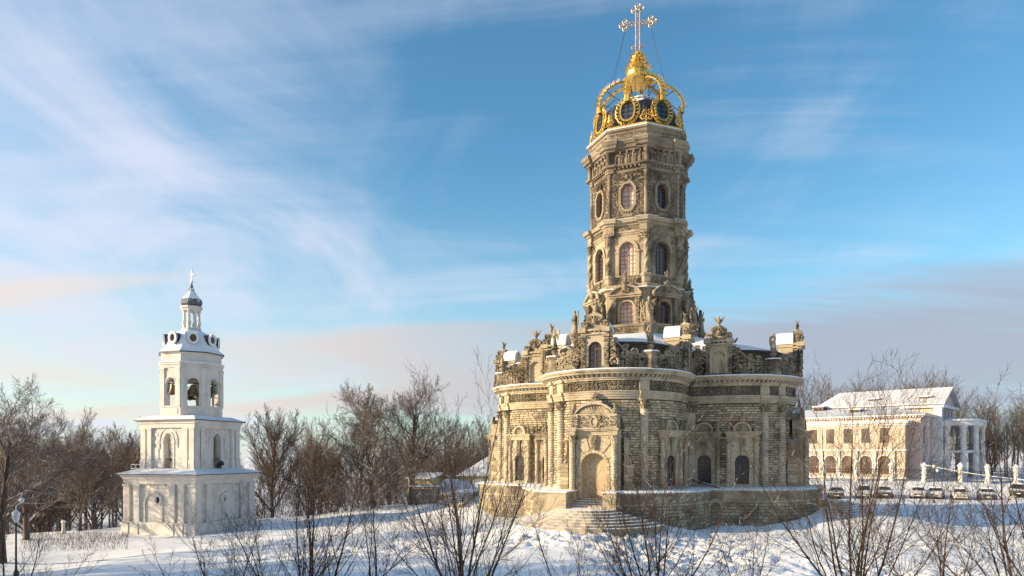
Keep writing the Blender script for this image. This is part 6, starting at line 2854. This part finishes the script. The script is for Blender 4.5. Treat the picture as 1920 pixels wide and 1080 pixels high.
# dry grass stalks sticking out of the snow
lines = []
for i in range(1500):
    if i % 3:
        px, Y = rsw.uniform(40, 240), rsw.uniform(50, 60)
    else:
        px, Y = rsw.uniform(380, 900), rsw.uniform(58, 74)
    x = xat(px, Y)
    if i % 3 == 0 and mnoise.noise((x / 3, Y / 3, 9)) < .28:
        continue
    g = ground_z(x, Y)
    h = rsw.uniform(.12, .42)
    d = rsw.normal(0, .25, 2)
    P = np.array([[x, Y, g - .05], [x + d[0] * h * .4, Y + d[1] * h * .4, g + h * .6], [x + d[0] * h, Y + d[1] * h, g + h]])
    lines.append((P, np.array([.012, .009, .004]), 0))
me = tubes_to_mesh('dry_grass', lines, 'barkf', (3,))
o = bpy.data.objects.new('dry_grass', me)
COL.objects.link(o)
tagit(o, 'dry grass stalks poking out of the snow', kind='stuff')


# ------------------------------------------------------------------ parked cars
M['tyre'] = plain('tyre_rubber', (0.02, 0.02, 0.02), 0.8)
M['carglass'] = plain('car_glass', (0.02, 0.025, 0.03), 0.06, 0, 0.1, 2, 0, spec=0.9)
M['lampglass'] = plain('headlight_glass', (0.55, 0.56, 0.58), 0.1, 0.0, 0.1, 4, 0, spec=0.9)
for nm, c in (('white', (.55, .53, .50)), ('silver', (.34, .34, .35)), ('dark', (.055, .05, .05)), ('pale', (.46, .43, .38))):
    M['car_' + nm] = plain('car_paint_' + nm, c, .35, .1, .25, 2.0, .05, spec=.6, snow=(.80, .15, .8, 1.5))


def make_car(suv=False):
    """front looks to -y; 4.4 m long"""
    h = 1.62 if suv else 1.45
    root = empty('parked_car', (0, 0, 0), 0, 'car', 'car', 'cars parked along the fence')
    # stations from the nose back: y, half width, z low, z high(belt), roof half width, roof z
    st = [(-2.18, .62, .38, .62, .50, .62), (-2.10, .80, .26, .78, .66, .80), (-1.75, .87, .22, .88, .72, .90), (-1.0, .89, .22, .96, .74, .99), (-.82, .89, .22, .98, .74, 1.02), (-.10, .90, .22, 1.0, .62, h - .03), (.6, .90, .22, 1.0, .62, h), (1.3, .89, .22, 1.0, .60, h - .06), (1.85, .87, .24, .99, .66, 1.10 if not suv else h - .25), (2.1, .82, .30, .92, .60, .98), (2.2, .70, .4, .8, .5, .82)]
    rings_ = []
    for y, w_, zl_, zb_, rw_, rz_ in st:
        rings_.append([(-w_ * .9, y, zl_), (-w_, y, zl_ + .18), (-w_, y, zb_ - .08), (-w_ * .95, y, zb_), (-rw_, y, max(rz_ - .05, zb_ + .01)), (-rw_ * .75, y, max(rz_, zb_ + .02)), (rw_ * .75, y, max(rz_, zb_ + .02)), (rw_, y, max(rz_ - .05, zb_ + .01)), (w_ * .95, y, zb_), (w_, y, zb_ - .08), (w_, y, zl_ + .18), (w_ * .9, y, zl_)])
    mb = MB()
    mb.ring(rings_, True, True, True)
    body = build('body', mb, 'car_white', root, angle=30)
    mb = MB()
    mb.add([(-.66, -.80, 1.03), (.66, -.80, 1.03), (.55, -.16, h - .10), (-.55, -.16, h - .10)], [(0, 1, 2, 3)])
    mb.v = [(x, y - .035, z + .02) for x, y, z in mb.v]
    build('windscreen', mb, 'carglass', root, smooth=False)
    for sg in (-1, 1):
        mb = MB()
        mb.add([(sg * .87, -.62, 1.03), (sg * .87, 1.5, 1.03), (sg * .66, 1.15, h - .12), (sg * .66, -.10, h - .12)], [(0, 1, 2, 3)])
        mb.v = [(x + sg * .02, y, z) for x, y, z in mb.v]
        build('side_window', mb, 'carglass', root, smooth=False)
        for y in (-1.38, 1.35):
            mb = MB()
            P = [(.01, -.1), (.19, -.1), (.2, 0), (.33, 0), (.345, .04), (.345, .16), (.33, .2), (.2, .2)]
            mb.lathe([(max(r, .01), z) for r, z in P], 18)
            mb.v = [(sg * (.72 + z), y + x, .335 + y_) for x, y_, z in mb.v]
            w_ = build('wheel', mb, 'tyre', root)
            mb = MB()
            mb.lathe([(.01, 0), (.20, 0), (.21, .03), (.05, .045), (.01, .05)], 10)
            mb.v = [(sg * (.905 + z), y + x, .335 + y_) for x, y_, z in mb.v]
            build('rim', mb, 'silver', w_)
        mb = MB()
        mb.hexa([(sg * .50, -2.13, .60), (sg * .80, -2.04, .60), (sg * .82, -1.86, .64), (sg * .5, -1.98, .64), (sg * .50, -2.12, .74), (sg * .79, -2.0, .78), (sg * .8, -1.84, .80), (sg * .5, -1.96, .76)])
        build('headlight', mb, 'lampglass', root, smooth=False)
        mb = MB()
        mb.box(min(sg * .9, sg * 1.06), max(sg * .9, sg * 1.06), -.62, -.48, .98, 1.12)
        build('wing_mirror', mb, 'car_dark', root, smooth=False)
    mb = MB()
    mb.box(-.45, .45, -2.205, -2.15, .50, .62)
    mb.box(-.6, .6, -2.16, -2.08, .28, .40)
    build('grille', mb, 'iron', root, smooth=False)
    mb = MB()
    mb.box(-.26, .26, -2.225, -2.205, .42, .52)
    build('number_plate', mb, 'whitepaint', root, smooth=False)
    mb = MB()
    mb.ring([[(x * .62 * k_, y * 1.0, z) for x, y in ((-1, -.08), (1, -.08), (1, 1.28), (-1, 1.28))] for k_, z in ((1, h - .02), (.98, h + .07), (.8, h + .10))], True, True, True)
    build('snow_cover', mb, 'snow', root, smooth=True)
    return root


cars = []
ca, cb = make_car(False), make_car(True)
specs = [(1522, 87, 'dark', 1, 'dark car parked nearest the church, leftmost of the row', -28),
         (1568, 87.5, 'dark', 0, 'dark car parked second from the church, in front of the arched manor windows', -28),
         (1619, 88, 'silver', 1, 'silver car parked behind the tall sapling, before the front wing of the manor', -30),
         (1658, 88, 'dark', 0, 'dark rounded car parked just left of the manor corner', -30),
         (1721, 88, 'silver', 0, 'silver snow dusted car parked left of the lamp post', -32),
         (1754, 88, 'pale', 0, 'pale car directly behind the lamp post', -32),
         (1799, 87.5, 'white', 0, 'white car with clear windscreen to the right of the lamp post', -34),
         (1850, 86, 'dark', 0, 'dark car under thick snow at the right end of the row', -34),
         (1908, 90, 'dark', 1, 'dark car by the gate pillar at the right edge', -36),
         (1478, 90, 'dark', 0, 'dark car half hidden behind the right side of the church terrace', -28)]
seen = set()
for px, Y, colr, suv, lab, ang in specs:
    p = cb if suv else ca
    key = suv
    c = p if key not in seen else copy_tree(p)
    seen.add(key)
    x = xat(px, Y)
    c.location = (x, Y, ground_z(x, Y) - .03)
    c.rotation_euler = (0, 0, radians(ang + (px * 7 % 17) - 8))
    c['label'] = lab
    for ch in c.children:
        if ch.name.startswith('body'):
            ch.data = ch.data.copy()
            ch.data.materials[0] = M['car_' + colr]

# ------------------------------------------------------------------ iron fence between stone pillars
fence = empty('iron_fence', (0, 0, 0), 0, 'black iron railing fence standing between pale stone pillars before the manor', 'fence')
ppx = [1486, 1545, 1605, 1672, 1733, 1801, 1852, 1905, 1965]
fp = []
for px in ppx:
    Y = 97.0 - (px - 1733) / 1280 * 8
    x = xat(px, Y)
    fp.append((x, Y, ground_z(x, Y)))


def make_pillar():
    root = empty('stone_pillar', (0, 0, 0), 0, 'pillar', 'pillar', 'pale stone pillars of the fence')
    root['kind'] = 'thing'
    z = -.6
    hs_ = [.62, .30, .26, .26, .26, .26, .26]
    for i, h_ in enumerate([.9] + [.27] * 7):
        mb = MB()
        r = .36 if i else .44
        r -= .05 * (i % 2)
        mb.lathe([(r * .93, z), (r, z + .04), (r, z + h_ - .04), (r * .93, z + h_)], 8)
        build('drum', mb, 'whiteb', root)
        z += h_
    mb = MB()
    mb.lathe([(.46, z), (.46, z + .1), (.25, z + .16), (.24, z + .22), (.01, z + .5)], 8)
    build('cap', mb, 'whiteb', root)
    mb = MB()
    mb.lathe([(.40, z + .1), (.32, z + .22), (.2, z + .42), (.02, z + .56)], 8)
    build('snow_cover', mb, 'snow', root)
    return root


pil = make_pillar()
desc = ['behind the right side of the church terrace', 'before the second arched window of the manor', 'before the middle of the front wing', 'left of the manor corner', 'left of the columned porch', 'in front of the columned porch', 'right of the columned porch', 'at the gate near the right edge', 'just outside the right edge']
for i, (x, y, z) in enumerate(fp):
    c = pil if i == 0 else copy_tree(pil)
    c.location = (x, y, z)
    c['label'] = 'pale stacked stone pillar ' + desc[i]
for i in range(len(fp) - 1):
    a, b = Vector(fp[i]), Vector(fp[i + 1])
    L = (b - a).length
    n = int(L / .17)
    mb = MB()
    for z in (.25, 1.35, 1.62):
        mb.tube([tuple(a + Vector((0, 0, z))), tuple(b + Vector((0, 0, z)))], .03, 4)
    build('rail', mb, 'iron', fence, smooth=False)
    mb = MB()
    for j in range(1, n):
        q = a + (b - a) * j / n
        mb.tube([(q.x, q.y, q.z + .05), (q.x, q.y, q.z + 1.8)], .018, 3)
    build('railing_bars', mb, 'iron', fence, smooth=False, kind='stuff')

# ------------------------------------------------------------------ lamp posts, small shed, shelter, urns, house
M['opal'] = plain('opal_glass', (.75, .74, .72), .3)


def lamp(x, y, H, lab, globe=True):
    root = empty('lamp_post', (x, y, ground_z(x, y) - .1), 0, lab, 'lamp post')
    mb = MB()
    mb.lathe([(.14, 0), (.14, .35), (.08, .45), (.055, .6), (.045, H - .4), (.07, H - .38), (.05, H - .3)], 8)
    build('post', mb, 'iron', root)
    if globe:
        for sg, dz_ in ((0, .1), (1, -.35)):
            mb = MB()
            mb.tube([(0, 0, H - .45), (.22 * sg, 0, H - .62), (.4 * sg, 0, H - .5), (.4 * sg, 0, H - .25 + dz_ - .1)] if sg else [(0, 0, H - .4), (0, 0, H - .1)], .025, 5)
            build('arm', mb, 'iron', root)
            mb = MB()
            mb.ball(.4 * sg, 0, H + dz_ + (-.05 if sg else 0), .2, 12)
            build('globe', mb, 'opal', root)
    else:
        mb = MB()
        mb.lathe([(.06, H - .3), (.16, H - .1), (.20, H + .2), (.24, H + .22), (.05, H + .4)], 6)
        build('lantern', mb, 'opal', root)
        mb = MB()
        mb.ball(.32, 0, H + .95, .14, 10)
        mb.tube([(0, 0, H - .2), (0, 0, H + .6), (.32, 0, H + .85)], .03, 5)
        build('floodlight', mb, 'whitepaint', root)
    return root


lamp(xat(1751, 80), 80, 4.3, 'dark lamp post with two white globes before the parked cars')
l_ = lamp(xat(30, 38), 38, 3.4, 'black lamp post with snowy lantern at the left edge of the slope', False)

shed = empty('garden_shed', at(812, 930, 81), radians(-14), 'small pale yellow outbuilding with snow covered lean-to roof behind the lime trees', 'shed')
g_ = 0
mb = MB()
mb.box(-3.2, -.2, 0, 3, -3, 2.0)
build('tower_room', mb, 'yellow', shed, smooth=False)
mb = MB()
mb.add([(-3.5, -.3, 2.0), (0.1, -.3, 2.0), (0.1, 3.3, 2.5), (-3.5, 3.3, 2.5), (-3.5, -.3, 2.15), (.1, -.3, 2.15), (.1, 3.3, 2.7), (-3.5, 3.3, 2.7)], [(0, 3, 2, 1), (4, 5, 6, 7), (0, 1, 5, 4), (1, 2, 6, 5), (2, 3, 7, 6), (3, 0, 4, 7)])
build('roof', mb, 'snow', shed, smooth=False)
mb = MB()
mb.box(-.2, 8.5, .6, 4.2, -3, .2)
build('long_room', mb, 'yellow', shed, smooth=False)
mb = MB()
mb.add([(-.2, .2, .1), (8.8, .2, .1), (8.8, 4.4, 1.6), (-.2, 4.4, 1.6), (-.2, .2, .3), (8.8, .2, .3), (8.8, 4.4, 1.85), (-.2, 4.4, 1.85)], [(0, 3, 2, 1), (4, 5, 6, 7), (0, 1, 5, 4), (1, 2, 6, 5), (2, 3, 7, 6), (3, 0, 4, 7)])
build('lean_to_roof', mb, 'snow', shed, smooth=False)
for x, z in ((-2.2, 1.1), (2.5, -.9), (5, -.9)):
    mb = MB(Frame((x, -.0 if x < 0 else .6, z), 0))
    mb.box(-.22, .22, 0, .04, 0, .4 if x < 0 else .7)
    build('window', mb, 'glass', shed, smooth=False)

shel = empty('glass_shelter', at(797, 948, 78), radians(-10), 'small glazed shelter with dark posts beside the outbuilding', 'shelter')
mb = MB()
for x in (-1.6, -.55, .55, 1.6):
    for y in (0, 1.6):
        mb.tube([(x, y, -.5), (x, y, 2.1)], .05, 4)
mb.box(-1.75, 1.75, -.1, 1.75, 2.05, 2.15)
build('frame', mb, 'iron', shel, smooth=False)
for j in range(3):
    mb = MB()
    mb.box(-1.55 + 1.08 * j, -.62 + 1.08 * j, -.01, .01, .1, 1.95)
    build('glass_panel', mb, 'blind', shel, smooth=False)
mb = MB()
mb.box(-1.85, 1.85, -.2, 1.85, 2.15, 2.28)
build('snow_cover', mb, 'snow', shel, smooth=False)

hx = at(915, 960, 84)
house = empty('yellow_house', (hx[0], hx[1], -1.5), radians(-8), 'pale yellow house with steep snow covered roof partly hidden behind the left of the church', 'house')
mb = MB()
mb.box(-3.6, 9, 0, 7, -2, 3.9)
build('wall', mb, 'yellow', house, smooth=False)
mb = MB()
mb.add([(-4.0, -.4, 3.9), (9.4, -.4, 3.9), (9.4, 7.4, 3.9), (-4.0, 7.4, 3.9), (1.5, 3.5, 7.6), (9.4, 3.5, 7.6), (-4.0, -.4, 4.1)], [(0, 1, 5, 4), (2, 3, 4, 5), (3, 0, 4), (1, 2, 5), (0, 3, 2, 1)])
build('roof', mb, 'snow', house, smooth=False)
for x in (-2.2, 0.2, 2.6):
    win(house, Frame((x, 0, 0), 0), 1.0, 1.2, 1.6, cols=2, rows=2)

# small stone bollards and urn pedestals at the slope edge
for px, py, Y, lab in ((676, 946, 74, 'short white stone post under the lime trees'), (119, 972, 60, 'white stone post among the trees left of the bell tower')):
    root = empty('stone_post', (xat(px, Y), Y, ground_z(xat(px, Y), Y) - .1), 0, lab, 'post')
    mb = MB()
    mb.lathe([(.22, 0), (.22, .25), (.15, .3), (.13, 1.0), (.18, 1.04), (.2, 1.12)], 8)
    build('shaft', mb, 'whiteb', root)
    mb = MB()
    mb.lathe([(.2, 1.12), (.19, 1.2), (.06, 1.28)], 8)
    build('snow_cover', mb, 'snow', root)
# snowy cable sagging from the manor towards the right
mb = MB()
p0, p1 = Vector(at(1726, 870, 96)), Vector(at(1990, 905, 78))
mb.tube([tuple(p0 + (p1 - p0) * t + Vector((0, 0, -.35 * sin(pi * t)))) for t in [i / 16 for i in range(17)]], .03, 6)
cable = build('overhead_cable', mb, 'whitepaint')
tagit(cable, 'snow coated overhead cable slanting down from the manor to the right', 'cable')
